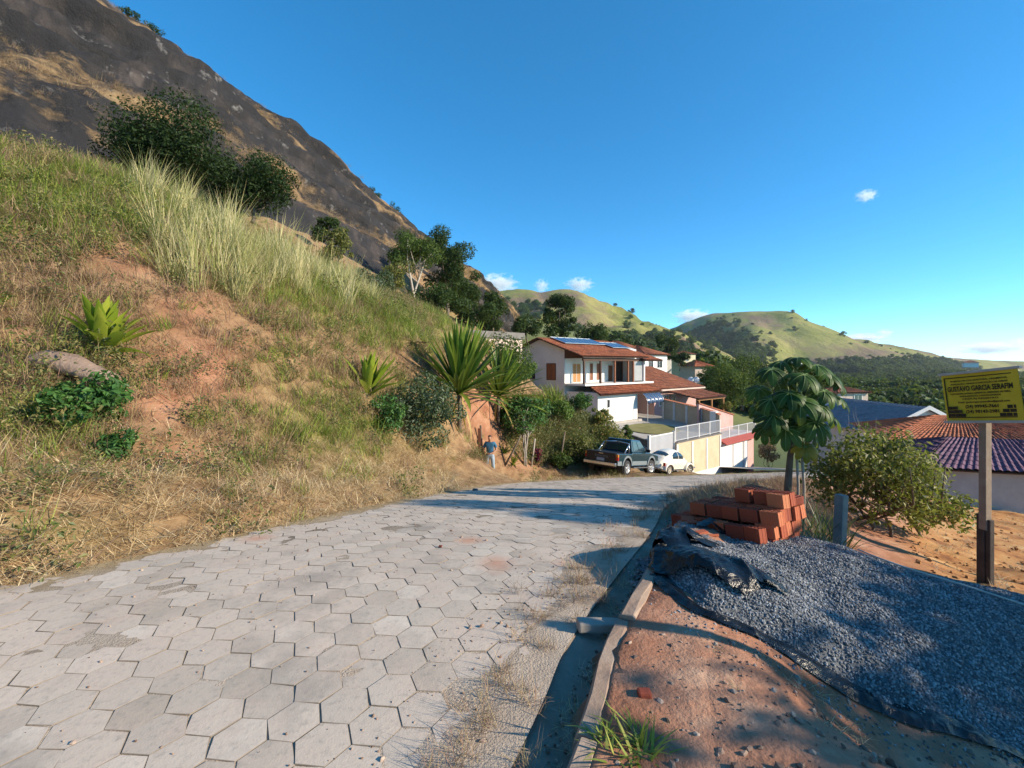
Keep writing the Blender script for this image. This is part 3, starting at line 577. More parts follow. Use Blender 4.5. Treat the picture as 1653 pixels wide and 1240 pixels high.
# ------------------------------------------------------------ trees
def tr_at(px, py, d): p = at(px, py, d); return (p.x, p.y, p.z)
tree('broadleaf_tree', 'broad dark tree hugging the bare rock above the tall grass', 'tree', tr_at(310,345,20), 4.6, 6.8, 17000, .14, LMdeep, 1, .0, 26, .12, flat=1.0)
tree('broadleaf_tree', 'dark spreading tree at the rock foot, right of the broad one', 'tree', tr_at(408,352,22), 3.1, 4.8, 9000, .14, LMdeep, 2, .0, 17, .09)
tree('broadleaf_tree', 'dark leafy tree at the left end of the dark trees under the rock', 'tree', tr_at(235,338,19), 3.4, 4.4, 8000, .14, LMdeep, 77, .0, 15, .09)
tree('tall_tree', 'tallest dark tree against the sky at the end of the rock', 'tree', tr_at(722,512,52), 11.6, 6.6, 10000, .27, 'dark', 3, .12, 20, .2)
tree('slim_tree', 'tree with two pale bare trunks below the end of the rock', 'tree', tr_at(668,506,44), 8.4, 6.4, 7000, .22, 'mid', 4, .42, 13, .12, palebark, stems=2, spread=.7)
tree('broadleaf_tree', 'low rounded dark tree beside the tallest tree, on its right', 'tree', tr_at(752,512,60), 7.4, 6.4, 5200, .3, 'dark', 5, .1, 11)
tree('sparse_tree', 'thin twiggy tree with few leaves left of the tallest tree', 'tree', tr_at(668,470,62), 8.6, 5.5, 420, .3, 'dark', 6, .35, 9, .1)
tree('shrub', 'grey green shrub in the tall grass left of the pale trunks', 'shrub', tr_at(605,505,27), 3.0, 3.2, 3600, .17, 'blue', 7, .02, 12, .05)
tree('shrub', 'dark olive shrub at the rock foot behind the tall grass', 'shrub', tr_at(545,440,30), 3.4, 2.6, 2600, .17, 'olive', 8, .05, 10, .05)
tree('shrub', 'small dark shrub under the rock above the tall grass', 'shrub', tr_at(525,400,34), 2.6, 2.6, 1800, .19, 'dark', 88, .05, 9, .05)
tree('broadleaf_tree', 'dark tree behind the flat roofed building', 'tree', tr_at(795,545,58), 6.6, 6.0, 4600, .36, 'dark', 9, .08, 16)
tree('broadleaf_tree', 'dark bushy tree between the flat roofed building and the solar roof', 'tree', tr_at(850,552,66), 4.6, 5.0, 3000, .36, 'dark', 10, .08, 12)
tree('broadleaf_tree', 'tall dark tree rising right behind the solar panels', 'tree', tr_at(905,565,70), 9.0, 6.6, 5600, .4, 'dark', 12, .12, 15)
tree('broadleaf_tree', 'low dark tree behind the roof ridge, right of the tall one', 'tree', tr_at(955,562,72), 4.4, 7.0, 3400, .38, 'dark', 13, .05, 13)
tree('broadleaf_tree', 'dark tree standing alone beyond the far red roofs', 'tree', tr_at(1074,592,100), 7.6, 6.4, 2400, .5, 'dark', 14, .15, 11)
tree('broadleaf_tree', 'small dark tree beside the cream hillside house', 'tree', tr_at(1097,597,95), 4.2, 4.6, 1200, .5, 'dark', 15, .1, 8)
for i, (px, py, d, H, W, m, lb) in enumerate([(1165,650,66,6.2,6,'mid','green tree right behind the pergola roof'),(1198,660,62,8.0,8,'mid','large green tree behind the pink garden wall'),(1232,650,70,7.4,7,'dark','dark tree half hidden by the umbrella leaved tree'),(1210,625,85,7,8,'dark','dark tree in the second line behind the pergola'),(1150,625,82,4.4,6,'mid','low tree beyond the satellite dishes'),(1290,655,60,6,6,'dark','dark tree seen through the umbrella leaves'),(1345,655,75,6,8,'mid','tree left of the small red roofed building')]):
    tree('broadleaf_tree', lb, 'tree', tr_at(px, py, d), H, W, 3200, .34, m, 20+i, .06, 14)
# shrubs clinging to the skyline of the rock
for i, (px, py, d, H, W, lb) in enumerate([(245,42,66,2.6,4.0,'highest shrub on the skyline of the rock'),(400,178,75,2.4,3.6,'shrub halfway down the skyline of the rock'),(602,332,88,2.4,3.2,'dark shrub low on the skyline of the rock'),(634,356,90,3.4,3.6,'small leaning tree at the lower end of the rock skyline'),(205,22,64,1.6,3.2,'low shrub at the top edge of the photo on the rock'),(-10,95,52,5,5,'dark tree on the rock at the left edge')]):
    q_ = RP[-13][np.argmin(np.abs(proj(RP[-13])[0]-px))]; loc = (q_[0], q_[1], q_[2]-.3) if i != 5 else tr_at(px, py, d)
    tree('rock_shrub', lb, 'shrub', loc, H, W, 900, .24, 'dark' if i != 1 else 'blue', 40+i, .02, 8)

# far woods: one mass of crowns
def far_crown(g):
    cl = []
    for k in range(9): d = g.normal(0, 1, 3); d /= np.linalg.norm(d); cl.append((d[0]*.3, d[1]*.3, .5+d[2]*.25, g.uniform(.16, .26)))
    P, N_ = cloud(g, cl, 420, .3, .4); return (*leaf_quads(g, P, N_, .12, .7), LM['dark'] if g.random() < .6 else LM['mid'])
c_far = protos('proto_crown', 7, far_crown)
fp = []
ridge_pt = lambda px: RP[-13][np.argmin(np.abs(proj(RP[-13])[0]-px))]
for k in range(5200):
    px = rng.uniform(985, 1760); d = rng.uniform(92, 520) if px > 1120 else rng.uniform(150, 420); x = (px-CX)/F*d
    if rng.random() < .55 or fb2(np.array([x]), np.array([d]), .012, 3, 140)[0] > .05: fp.append((x, d, float(valley(np.array([x]), np.array([d]))[0])-.6, rng.uniform(6, 12)))
def wood(X, Y, Z, n, G, bg_, ymax):
    px, py = proj(np.stack([X, Y, Z], -1)); p = bg_+sum(w_*np.exp(-((px-cx)/rx)**2-((py-cy)/ry)**2) for cx, cy, rx, ry, w_ in G); p = np.where((Z > -12) & (Y < ymax), p, 0).ravel(); k = rng.choice(p.size, n, p=p/p.sum())
    st_ = abs(X[0, 1]-X[0, 0]); return [(X.flat[i]+rng.uniform(-.5, .5)*st_, Y.flat[i]+rng.uniform(-.5, .5)*st_, Z.flat[i]-2.0, rng.uniform(6, 14)) for i in k]
fp += wood(HBX, HBY, HBZ, 4800, [(1120,570,55,22,1.5),(1165,575,45,18,1.2),(1090,550,40,14,1),(1560,592,140,8,1.2),(1430,606,80,10,.8),(1150,545,30,20,.9)], .003, 985)
fp += wood(HAX, HAY, HAZ, 800, [(1050,565,50,16,1.3),(1000,575,50,14,1.2),(850,500,20,9,.8),(880,560,60,16,.8)], .004, 735)
fp = np.array(fp); n = len(fp)
scatter('distant_woods', fp[:, :3], np.column_stack([np.zeros(n), np.zeros(n), rng.uniform(0, 6.28, n)]), fp[:, 3], rng.integers(7, size=n), c_far, 'dark far woods filling the valley below the green hills', 'woods')
# dry tussocks on the ledges and skyline of the rock
gq = gr[1:-12]+.04*rng.normal(0, 1, gr[1:-12].shape); pr_ = np.clip(gq, 0, None)**1.5; pr_[-3:] += .05; pr_[:, :20] = 0; pr_ = pr_.ravel(); k = rng.choice(pr_.size, 7000, p=pr_/pr_.sum()); rp_ = RP[1:-12].reshape(-1, 3)[k]+rng.normal(0, .25, (7000, 3))*np.array([1, 1, .2]); n = len(k)
scatter('rock_tussocks', rp_, np.column_stack([rng.normal(0, .3, n), rng.normal(0, .3, n), rng.uniform(0, 6.28, n)]), rng.uniform(.8, 2.0, n), rng.integers(5, size=n), c_dry, 'dry tussocks clinging to the ledges of the rock', 'grass')
# ------------------------------------------------------------ right side: gravel heap, plastic sheet, bricks, sign, plants
def tps(P):
    P = np.asarray(P, float); n = len(P); D = np.hypot(P[:, None, 0]-P[None, :, 0], P[:, None, 1]-P[None, :, 1]); A = np.zeros((n+3, n+3))
    A[:n, :n] = _tk(D)+np.eye(n)*.002; A[:n, n] = 1; A[:n, n+1:] = P[:, :2]; A[n:, :n] = A[:n, n:].T; w_ = np.linalg.solve(A, np.concatenate([P[:, 2], [0, 0, 0]]))
    return lambda x, y: (_tk(np.hypot(np.asarray(x)[..., None]-P[:, 0], np.asarray(y)[..., None]-P[:, 1]))@w_[:n]+w_[n]+w_[n+1]*np.asarray(x)+w_[n+2]*np.asarray(y))
def inpoly(x, y, P):
    r = np.zeros(np.shape(x), bool); n = len(P)
    for i in range(n):
        a, c = P[i], P[(i+1) % n]; cond = ((a[1] > y) != (c[1] > y)) & (x < (c[0]-a[0])*(y-a[1])/(c[1]-a[1]+1e-12)+a[0]); r ^= cond
    return r
FRONT = [(1.0,3.15),(1.1,2.68),(1.5,2.52),(1.92,2.38),(2.22,2.3),(2.64,2.26),(3.4,2.1),(4.6,2.0),(6.0,2.3)]
CREST = [(1.5,3.75,-.02),(1.85,4.0,-.08),(2.63,4.0,-.02),(3.1,3.9,-.08),(3.65,3.9,-.25),(4.5,3.9,-.44),(5.4,3.9,-.72)]
MIDH = [(2.04,3.1,-.03),(1.66,3.2,.0),(2.38,2.75,-.12),(2.9,2.7,-.24),(3.8,2.9,-.36),(2.9,3.3,-.06)]
BACK = [(1.3,4.25),(2.0,4.75),(2.9,4.95),(3.9,4.95),(5.2,4.9),(6.6,4.2),(6.9,3.2)]
HP = [(x, y, landz(x, y)-.04) for x, y in FRONT+BACK]+CREST+MIDH
_hz = tps(HP); FRP = catmull(FRONT, 8); _pol = np.array(FRONT+BACK[::-1])
def heapz(x, y):
    x = np.asarray(x, float); y = np.asarray(y, float); d = np.min(np.hypot(x[..., None]-FRP[:, 0], y[..., None]-FRP[:, 1]), -1); s_ = np.where(inpoly(x, y, _pol), 1, -1)
    return np.maximum(_hz(x, y), land(x, y)[0]+np.where(s_ > 0, .13*sstep(0, .3, d)*sstep(4.0, 3.3, y)-.005, -.05))
hx = np.linspace(.8, 7.2, 200); hy = np.linspace(1.8, 5.2, 120); HX, HY = np.meshgrid(hx, hy); HZ = heapz(HX, HY)+.02*fb2(HX, HY, 3, 4, 150)+.008*fb2(HX, HY, 16, 3, 151)
LZ = land(HX, HY)[0]; keep = (HZ > LZ-.05); poly = np.array(FRONT+BACK[::-1])
PX = poly+np.sign(poly-poly.mean(0))*.12; keep &= inpoly(HX, HY, PX)
kq = keep[:-1, :-1] & keep[1:, :-1] & keep[:-1, 1:] & keep[1:, 1:]
m_grav = surf('crushed_stone', (.08,.085,.09), (.2,.205,.21), 30, .85, .02, 90, c3=(.04,.045,.05))
heap = gridmesh('gravel_heap', HX, HY, HZ, m_grav, None, True, kq); tag(heap, 'low heap of blue grey crushed stone on black plastic', 'gravel heap')
m_stone, nt, b = newmat('stone_chip'); nt.links.new(ramp(nt, island(nt), [(0, (.085,.09,.098)), (.5, (.18,.187,.197)), (1, (.36,.367,.375))]), b.inputs['Base Color']); b.inputs['Roughness'].default_value = .8
def chip(g):
    bm = bmesh.new(); bmesh.ops.create_icosphere(bm, subdivisions=1, radius=1); sx = g.uniform(.6, 1.2, 3)
    V = np.array([v.co[:] for v in bm.verts])*sx*g.uniform(.75, 1.2, (len(bm.verts), 1)); Fc = [[v.index for v in f.verts] for f in bm.faces]; bm.free(); return V, Fc, m_stone
c_chip = protos('proto_chip', 6, chip)
n = 170000; sx_ = rng.uniform(.8, 7, n); sy_ = rng.uniform(1.8, 5.2, n); k = (inpoly(sx_, sy_, poly+np.sign(poly-poly.mean(0))*.03) | (inpoly(sx_, sy_, poly+np.sign(poly-poly.mean(0))*.22) & (rng.random(n) < .06))) & (rng.random(n) < np.clip((3.6/np.hypot(sx_, sy_))**1.2, 0, 1)); sx_, sy_ = sx_[k], sy_[k]; sz_ = heapz(sx_, sy_)+.02*fb2(sx_, sy_, 3, 4, 150)+.008*fb2(sx_, sy_, 16, 3, 151)
lz_ = land(sx_, sy_)[0]; sz_ = np.maximum(sz_, lz_); k = sz_ > -9; sx_, sy_, sz_ = sx_[k], sy_[k], sz_[k]; n = len(sx_)
st = scatter('gravel', np.column_stack([sx_, sy_, sz_+.003]), rng.uniform(0, 6.28, (n, 3)), rng.uniform(.004, .0105, n), rng.integers(6, size=n), c_chip, 'loose angular grey stones covering the heap', 'gravel')

# black plastic sheet
m_plastic, nt, b = newmat('black_plastic'); v = pos(nt); b.inputs['Base Color'].default_value = (.005,.0055,.007,1); b.inputs['Roughness'].default_value = .27; b.inputs['Specular IOR Level'].default_value = .4
bump(nt, b, math_(nt, 'ADD', noise(nt, v, 9, 5, .6, 1.2), math_(nt, 'MULTIPLY', noise(nt, v, 34, 4, .6, .8), .15)), .7, .03)
def ridged(P, sc, seed, oct=4):
    r, a = 0, 1.0
    for k in range(oct): r = r+a*(1-np.abs(vnoise(P*sc*1.9**k+5.1*k, seed+k)))**2; a *= .5
    return r/1.9
tarp = empty('plastic_sheet', (1.3, 3.3, landz(1.3, 3.3)), 0, 'crumpled black plastic sheet bunched up at the corner of the gravel', 'plastic sheet')
def tarp_patch(cx, cy, rx, ry, h, seed, name, rot=0):
    u = np.linspace(-1, 1, 80); Uu, Vv = np.meshgrid(u, u); c, s = math.cos(rot), math.sin(rot); wob = 1+.16*fb2(Uu, Vv, 1.4, 3, seed+30)
    x = cx+(Uu*rx*c-Vv*ry*s)*wob; y = cy+(Uu*rx*s+Vv*ry*c)*wob; rr_ = np.sqrt(Uu**2+Vv**2); base = np.maximum(land(x, y)[0], np.where(inpoly(x, y, poly), heapz(x, y), -9))
    P3 = np.stack([x, y, np.zeros_like(x)], -1); P3[..., 0] *= 1.0
    P4 = P3*np.array([1.0, .38, 1]); z = base+.012+h*np.clip(1-rr_**2, 0, 1)**1.1*(.2+.85*ridged(P3, 1.9, seed, 2))+(.085*ridged(P4, 7.5, seed+9, 2)**1.8+.02*ridged(P3, 13, seed+19, 2))*np.clip(1.2-rr_, .15, 1)
    k = rr_ < .88+.28*fb2(np.cos(np.arctan2(Vv, Uu)), np.sin(np.arctan2(Vv, Uu)), 2.2, 3, seed+50); kq = k[:-1, :-1] & k[1:, :-1] & k[:-1, 1:] & k[1:, 1:]
    inv = Matrix(tarp.matrix_world).inverted() if False else None
    return gridmesh(name, x-tarp.location.x, y-tarp.location.y, z-tarp.location.z, m_plastic, tarp, True, kq)
tarp_patch(1.28, 3.66, .42, .36, .16, 200, 'fold', .5); tarp_patch(1.38, 3.06, .44, .27, .17, 230, 'fold', -.35); tarp_patch(2.15, 4.5, .34, .2, .05, 260, 'fold', .2)
fr = catmull(FRONT[:7], 30); nrm = np.gradient(fr, axis=0); nrm /= np.linalg.norm(nrm, axis=1, keepdims=True); nrm = np.column_stack([-nrm[:, 1], nrm[:, 0]]); off = np.linspace(-.05, .06, 12)
ex = fr[:, None, 0]+nrm[:, None, 0]*off*(1+.35*fb2(fr[:, 0], fr[:, 1], 3, 3, 270))[:, None]; ey = fr[:, None, 1]+nrm[:, None, 1]*off*(1+.35*fb2(fr[:, 0], fr[:, 1], 3, 3, 270))[:, None]
eb = np.maximum(land(ex, ey)[0], heapz(ex, ey)*1.0); ez = eb+.012+.045*ridged(np.stack([ex, ey, ex*0], -1), 9, 281, 3)*np.exp(-(off/.04)**2)[None]
gridmesh('edge_strip', ex-tarp.location.x, ey-tarp.location.y, ez-tarp.location.z, m_plastic, tarp, True)

# hose over the heap
hp = [at(1385,897,3.98), at(1420,925,3.75), at(1480,950,3.6), at(1560,975,3.5), at(1653,1010,3.35), at(1790,1060,3.2)]
g = MB(); pts = [(p.x, p.y, float(heapz(np.array(p.x), np.array(p.y)))+.035) for p in hp]; pts = catmull(pts, 8); g.tube(pts, .0075, 8)
tag(g.build('hose', plain('hose_rubber', (.45,.42,.38), .6), None, True), 'thin pale hose lying across the gravel heap', 'hose')

# hollow bricks
m_brick, nt, b = newmat('fired_clay'); v = objc(nt); r = nt.nodes.new('ShaderNodeObjectInfo').outputs['Random']
col = ramp(nt, r, [(0, (.2,.032,.014)), (.35, (.36,.07,.026)), (.7, (.46,.115,.042)), (1, (.6,.21,.09))]); col = mixc(nt, math_(nt, 'MULTIPLY', noise(nt, v, 14, 6, .65), .5), col, (.26,.07,.04)); col = mixc(nt, ramp(nt, noise(nt, v, 9, 5, .7), [(.62, (0,0,0)), (.78, (.5,.5,.5))]), col, (.5,.25,.15))
nt.links.new(col, b.inputs['Base Color']); b.inputs['Roughness'].default_value = .85; bump(nt, b, noise(nt, v, 60, 5, .6), .5, .003)
BW, BD, BH = .172, .086, .126
g = MB(); w_ = .011
for yy in (-BD/2, -w_/2, BD/2-w_): g.box(-BW/2, BW/2, yy, yy+w_, -BH/2, BH/2)
for q in range(5):
    x0 = -BW/2+.0015+q*(BW-w_-.003)/4
    for y0 in (-BD/2+w_, w_/2): g.box(x0, x0+w_, y0, y0+BD/2-1.5*w_, -BH/2+.002, BH/2-.002)
for s_ in (-1, 1):
    for q in range(8): x0 = -BW/2+.012+q*.0185; yy = s_*BD/2; g.box(x0, x0+.011, min(yy, yy+s_*.0025), max(yy, yy+s_*.0025), -BH/2+.003, BH/2-.003)
bme = bpy.data.meshes.new('hollow_brick'); bme.from_pydata(g.v, [], g.f); bme.materials.append(m_brick); bme.update()
A0 = np.array([1.74, 5.02]); E_ = np.array([.50, -.866]); Nn_ = np.array([.866, .50]); rzb = math.atan2(E_[1], E_[0])
CN = ['bottom', 'second', 'third', 'top']; ON = ['first', 'second', 'third', 'fourth', 'fifth', 'sixth', 'seventh']; RN = ['front', 'second', 'third', 'fourth', 'fifth', 'rear', 'hindmost']
def brick(i, j, t, dj=0.0, extra='', rot=0.0, stand=False, di=0.0):
    p = A0+E_*((i+.5+di)*.19)+Nn_*((j+.5+dj)*.098)+rng.normal(0, .008, 2); u = (i+.5)/6; zb = landz(*(A0+E_*.1+Nn_*.3))+.20*u-.22
    o = bpy.data.objects.new('hollow_brick', bme); o.location = (p[0], p[1], zb+BH/2+t*(BH+.005)+rng.normal(0, .002))
    o.rotation_euler = (rng.normal(0, .015), -R(8.5)+rng.normal(0, .012), rzb+rng.normal(0, .08)+rot)
    if stand: o.rotation_euler = (0, R(90), rzb+rot); o.location.z += .03
    link(o); tag(o, extra or f'hollow red brick, {CN[t]} course, {RN[j]} row, {ON[i]} from the left end of the pile', 'brick', 'hollow bricks stacked beside the street')
for t in range(3):
    cols = range(0, 6) if t < 2 else range(1, 6)
    for i in cols:
        front = {0: 0, 1: 0, 2: 1}[t]
        for j in range(front, 6):
            shell = (t == 2) or j == front or i in (cols[0], cols[-1]) or j == 5 or (t == 1 and (j == 0 or i == 0))
            if shell: brick(i, j, t, dj=(-.9 if i >= 3 and j == front and t < 2 else 0)+.12*t, di=(.25 if t == 1 and i < 3 else 0)+(.12 if t == 2 else 0))
for i, j in ((3, 4), (4, 4), (5, 4), (5, 3)):
    brick(i, j, 3, dj=-.2, rot=.1*(j-3))
for i in range(7): 
    p = A0+E_*(.62+i*.075)+Nn_*.58; o = bpy.data.objects.new('hollow_brick', bme); o.location = (p[0], p[1], landz(*(A0+E_*.1+Nn_*.3))-.12+.07+3*BH+.03); o.rotation_euler = (0, 0, rzb+PI/2+rng.normal(0, .06)); link(o)
    tag(o, f'hollow red brick set on edge along the top rear rim, {ON[i]} from the left', 'brick', 'hollow bricks stacked beside the street')
# broken bricks
g0 = MB(); g0.bev(-.05, .05, -.03, .03, -.012, .012, .006); chipme = bpy.data.meshes.new('brick_piece'); chipme.from_pydata(g0.v, [], g0.f); chipme.materials.append(m_brick)
for (px, py, d, sc, lb) in [(1098,916,3.35,1.0,'broken red brick slab lying on the black plastic'),(1132,890,4.2,1.1,'broken red brick slab behind the black plastic, left of two'),(1150,897,4.15,1.0,'broken red brick slab behind the black plastic, right of two'),(1110,868,4.75,1.3,'upright red brick fragment at the left foot of the pile'),(1117,873,4.6,.9,'small red brick fragment at the left foot of the pile'),(711,884,4.05,.35,'tiny piece of red brick on the paving stones')]:
    p = at(px, py, d); o = bpy.data.objects.new('brick_piece', chipme); zz = max(p.z, landz(p.x, p.y)+.02) if px > 800 else float(zr(p.y))+.01; o.location = (p.x, p.y, zz); o.rotation_euler = (rng.normal(0, .3)+(.9 if 'upright' in lb else 0), rng.normal(0, .2), rng.uniform(-.6, .6)); o.scale = (sc,)*3; link(o); tag(o, lb, 'brick piece', 'broken brick pieces')
# concrete lump bridging the gutter
g = MB(); g.bev(-.13, .13, -.04, .04, -.035, .02, .01); p = offs(np.array([0.0]), np.array([0.0]))
q_ = at(967, 1030, 2.62); lump = g.build('concrete_block', m_conc, None, False, None, (q_.x, q_.y, float(zr(q_.y))+.035)); lump.rotation_euler = (0, .1, R(8)); tag(lump, 'short concrete block laid across the gutter', 'concrete block')
g0 = MB(); g0.bev(-.03, .03, -.022, .022, -.016, .016, .01)
for (px, py, d, lb, mt) in [(1040,1118,1.98,'dark red clod on the dirt beside the kerb',m_brick),(767,798,8.9,'dark stone at the street edge below the green grass',m_grav)]:
    p = at(px, py, d); o = g0.build('stone', mt, None, False, None, (p.x, p.y, max(landz(p.x, p.y), float(zr(p.y)))+.012)); o.scale = (1.0,)*3 if d < 3 else (1.8, 1.5, 1.6); tag(o, lb, 'stone')

# sign on its post
def textmesh(body, size, bold=0.0, sx=1.0):
    c = bpy.data.curves.new('lettering', 'FONT'); c.body = body; c.size = size; c.align_x = 'CENTER'; c.align_y = 'CENTER'; c.offset = bold; c.extrude = .0008; c.resolution_u = 2
    o = bpy.data.objects.new('lettering', c); COL.objects.link(o); dg = bpy.context.evaluated_depsgraph_get(); me = bpy.data.meshes.new_from_object(o.evaluated_get(dg)); bpy.data.objects.remove(o); bpy.data.curves.remove(c)
    return me
m_black = plain('sign_black', (.012,.012,.012), .5); m_yel = surf('sign_yellow', (.64,.48,.03), (.74,.57,.05), 5, .5, 0, spec=.4); m_wood = surf('post_wood', (.26,.19,.14), (.38,.29,.22), 6, .8, .004, 40, obj=True); m_dwood = surf('dark_wood', (.05,.04,.035), (.1,.08,.07), 6, .85, .006, 40); m_grey = surf('sign_batten', (.42,.41,.4), (.55,.54,.52), 6, .6, .002)
pl, pr = np.array([6.41, 6.62]), np.array([6.50, 5.68]); pc = (pl+pr)/2; SW = float(np.hypot(*(pr-pl))); SH = .66; rz_ = math.atan2(*(pr-pl)[::-1]); gz = landz(pc[0], pc[1])
sign = empty('sign', (pc[0], pc[1], gz), rz_, 'yellow builder notice board with black lettering on a wooden post', 'sign')
hz = 1.155-gz
post = MB(); post.bev(-.045, .045, .03, .12, .75, hz+.1, .006); post.build('post', m_wood, sign)
po2 = MB(); po2.bev(-.08, .015, .04, .13, -.5, .95, .008); o = po2.build('post_stub', m_dwood, sign); po3 = MB(); po3.bev(.02, .075, .055, .125, -.5, .9, .008); po3.build('post_stub', m_dwood, sign)
pan = MB(); nxs = 24; xs = np.linspace(-SW/2, SW/2, nxs); bend = .012*np.sin(np.linspace(0, PI*1.4, nxs))
for q in range(nxs-1):
    pan.add([(xs[q], bend[q], -SH/2), (xs[q+1], bend[q+1], -SH/2), (xs[q+1], bend[q+1], SH/2), (xs[q], bend[q], SH/2), (xs[q], bend[q]+.008, -SH/2), (xs[q+1], bend[q+1]+.008, -SH/2), (xs[q+1], bend[q+1]+.008, SH/2), (xs[q], bend[q]+.008, SH/2)], [(0,1,2,3), (7,6,5,4), (0,4,5,1), (3,2,6,7)])
roll = R(-7.5); pn = pan.build('panel', m_yel, sign); pn.location = (0, 0, hz); pn.rotation_euler = (0, roll, 0)
for zz, nm in ((SH/2, 'top_batten'), (-SH/2-.035, 'bottom_batten')): g = MB(); g.bev(-SW/2-.035, SW/2+.03, -.02, .03, zz, zz+.035, .004); g.build('batten', m_grey, pn)
g = MB(); B_ = .012; ix, iz = SW/2-.035, SH/2-.04; yb = -.0075
for (x0, x1, z0, z1) in ((-ix, ix, iz-B_, iz), (-ix, ix, -iz, -iz+B_), (-ix, -ix+B_, -iz+B_, iz-B_), (ix-B_, ix, -iz+B_, iz-B_)): g.box(x0, x1, yb-.002, yb+.004, z0, z1)
g.build('border', m_black, pn)
for sgn in (-1, 1):
    for row, wd in enumerate((.22, .18, .125)):
        segs = {0: (.33, .66), 1: (.55,), 2: (.45,)}[row]; zz = -iz+.016+row*.052; xs_ = [0, *segs, 1]
        for a_, c_ in zip(xs_[:-1], xs_[1:]):
            x0, x1 = sorted((sgn*(ix-.014-wd*a_), sgn*(ix-.014-wd*c_))); g = MB(); g.box(x0+.004, x1-.004, yb-.002, yb+.004, zz, zz+.044); g.build('printed_brick', m_black, pn)
for body, size, bold, width, zz, dx in [('PROJETOS, CÁLCULO ESTRUTURAL, ORÇAMENTOS,', .03, .0007, .70, .232, 0), ('AVALIAÇÃO, VENDA E EXECUÇÃO DE OBRAS', .03, .0007, .70, .188, 0), ('GUSTAVO GARCIA SERAFIM', .08, .0022, .80, .118, 0), ('TOPOGRAFIA, LICENÇA AMBIENTAL, MEMORIAL DE OBRA,', .03, .0007, .74, .05, 0), ('REGULARIZAÇÃO, LAUDOS DIVERSOS', .03, .0007, .50, .012, 0), ('CREA RJ REGISTRO', .03, .0007, .44, -.026, 0), ('Email: gustavogarciaserafim@gmail.com', .034, .0006, .62, -.072, .03), ('(24) 99945-7661', .058, .0016, .40, -.135, .01), ('(24) 98143-2981', .058, .0016, .40, -.205, .01)]:
    me = textmesh(body, size, bold); me.materials.append(m_black); o = bpy.data.objects.new('lettering', me); link(o, pn); xw = [v_.co.x for v_ in me.vertices]; k = width/max(max(xw)-min(xw), .01); ht = 1.25 if size > .07 else 1.0
    o.scale = (k, ht, 1); o.rotation_euler = (R(90), 0, 0); o.location = (dx, yb-.003, zz)
LMbush = leafm('bush_leaf', [(.08,.1,.022),(.13,.145,.032),(.2,.2,.05),(.3,.27,.08)], .35, spec=.25, rough=.5)
# concrete fence post, grass clump, bush, bare shrub
g = MB(); g.bev(-.055, .055, -.055, .055, -.5, 1.12, .012); p = at(1353, 895, 5.6); o = g.build('fence_post', surf('old_concrete', (.2,.19,.18), (.34,.32,.3), 5, .9, .006, 50), None, False, None, (p.x, p.y, landz(p.x, p.y)-.02)); o.rotation_euler = (0, R(4), .4); o.scale = (1, 1, .86); tag(o, 'grey concrete fence post behind the gravel heap', 'post')
V, Fc = blades(np.random.default_rng(5), 170, (.45, 1.15), .022, (3, 45), (.2, 1.2), .3, 4); p = at(1325, 880, 6.1); tag(mesh_np('grass_clump', V, Fc, leafm('clump_blade', [(.03,.06,.02),(.05,.09,.025),(.08,.12,.03),(.2,.19,.06)], .3), None, False, (p.x, p.y, landz(p.x, p.y)-.05)), 'clump of long green grass between bricks and concrete post', 'grass clump')
p = at(1415, 850, 9); tree('bush', 'wide glossy olive bush on the orange dirt lot', 'bush', (p.x+.05, p.y, landz(p.x, p.y)), 2.15, 2.75, 5000, .11, LMbush, 60, .06, 46, .03, stems=5, spread=.45, flat=1.1, cr=(.07, .17))
p = at(1500, 815, 9.4); tree('bush', 'low arm of foliage at the right side of the wide bush', 'bush', (p.x-.15, p.y, landz(p.x, p.y)), 1.35, 1.8, 1500, .11, LMbush, 61, .12, 18, .025, stems=2, spread=.2)
def twigs(mb, p, d, L, r, depth, rg):
    e = p+d*L; mb.tube([p, p.lerp(e, .5)+Vector(rg.normal(0, L*.05, 3)), e], [r, r*.8, r*.55], 5, False)
    if depth:
        for _ in range(3 if depth > 1 else 2): nd_ = (d+Vector(rg.normal(0, .5, 3))+Vector((0, 0, .1))).normalized(); twigs(mb, p.lerp(e, rg.uniform(.55, 1)), nd_, L*rg.uniform(.5, .75), r*.55, depth-1, rg)
g = MB(); rg = np.random.default_rng(3)
for q in range(5): twigs(g, Vector((rg.normal(0, .1), rg.normal(0, .1), -.1)), Vector((rg.normal(0, .3), rg.normal(0, .25), 1)).normalized(), 1.25, .022, 3, rg)
p = at(1392, 800, 11.2); tag(g.build('bare_shrub', palebark, None, True, None, (p.x, p.y, landz(p.x, p.y))), 'leafless pale shrub rising behind the wide bush', 'shrub')
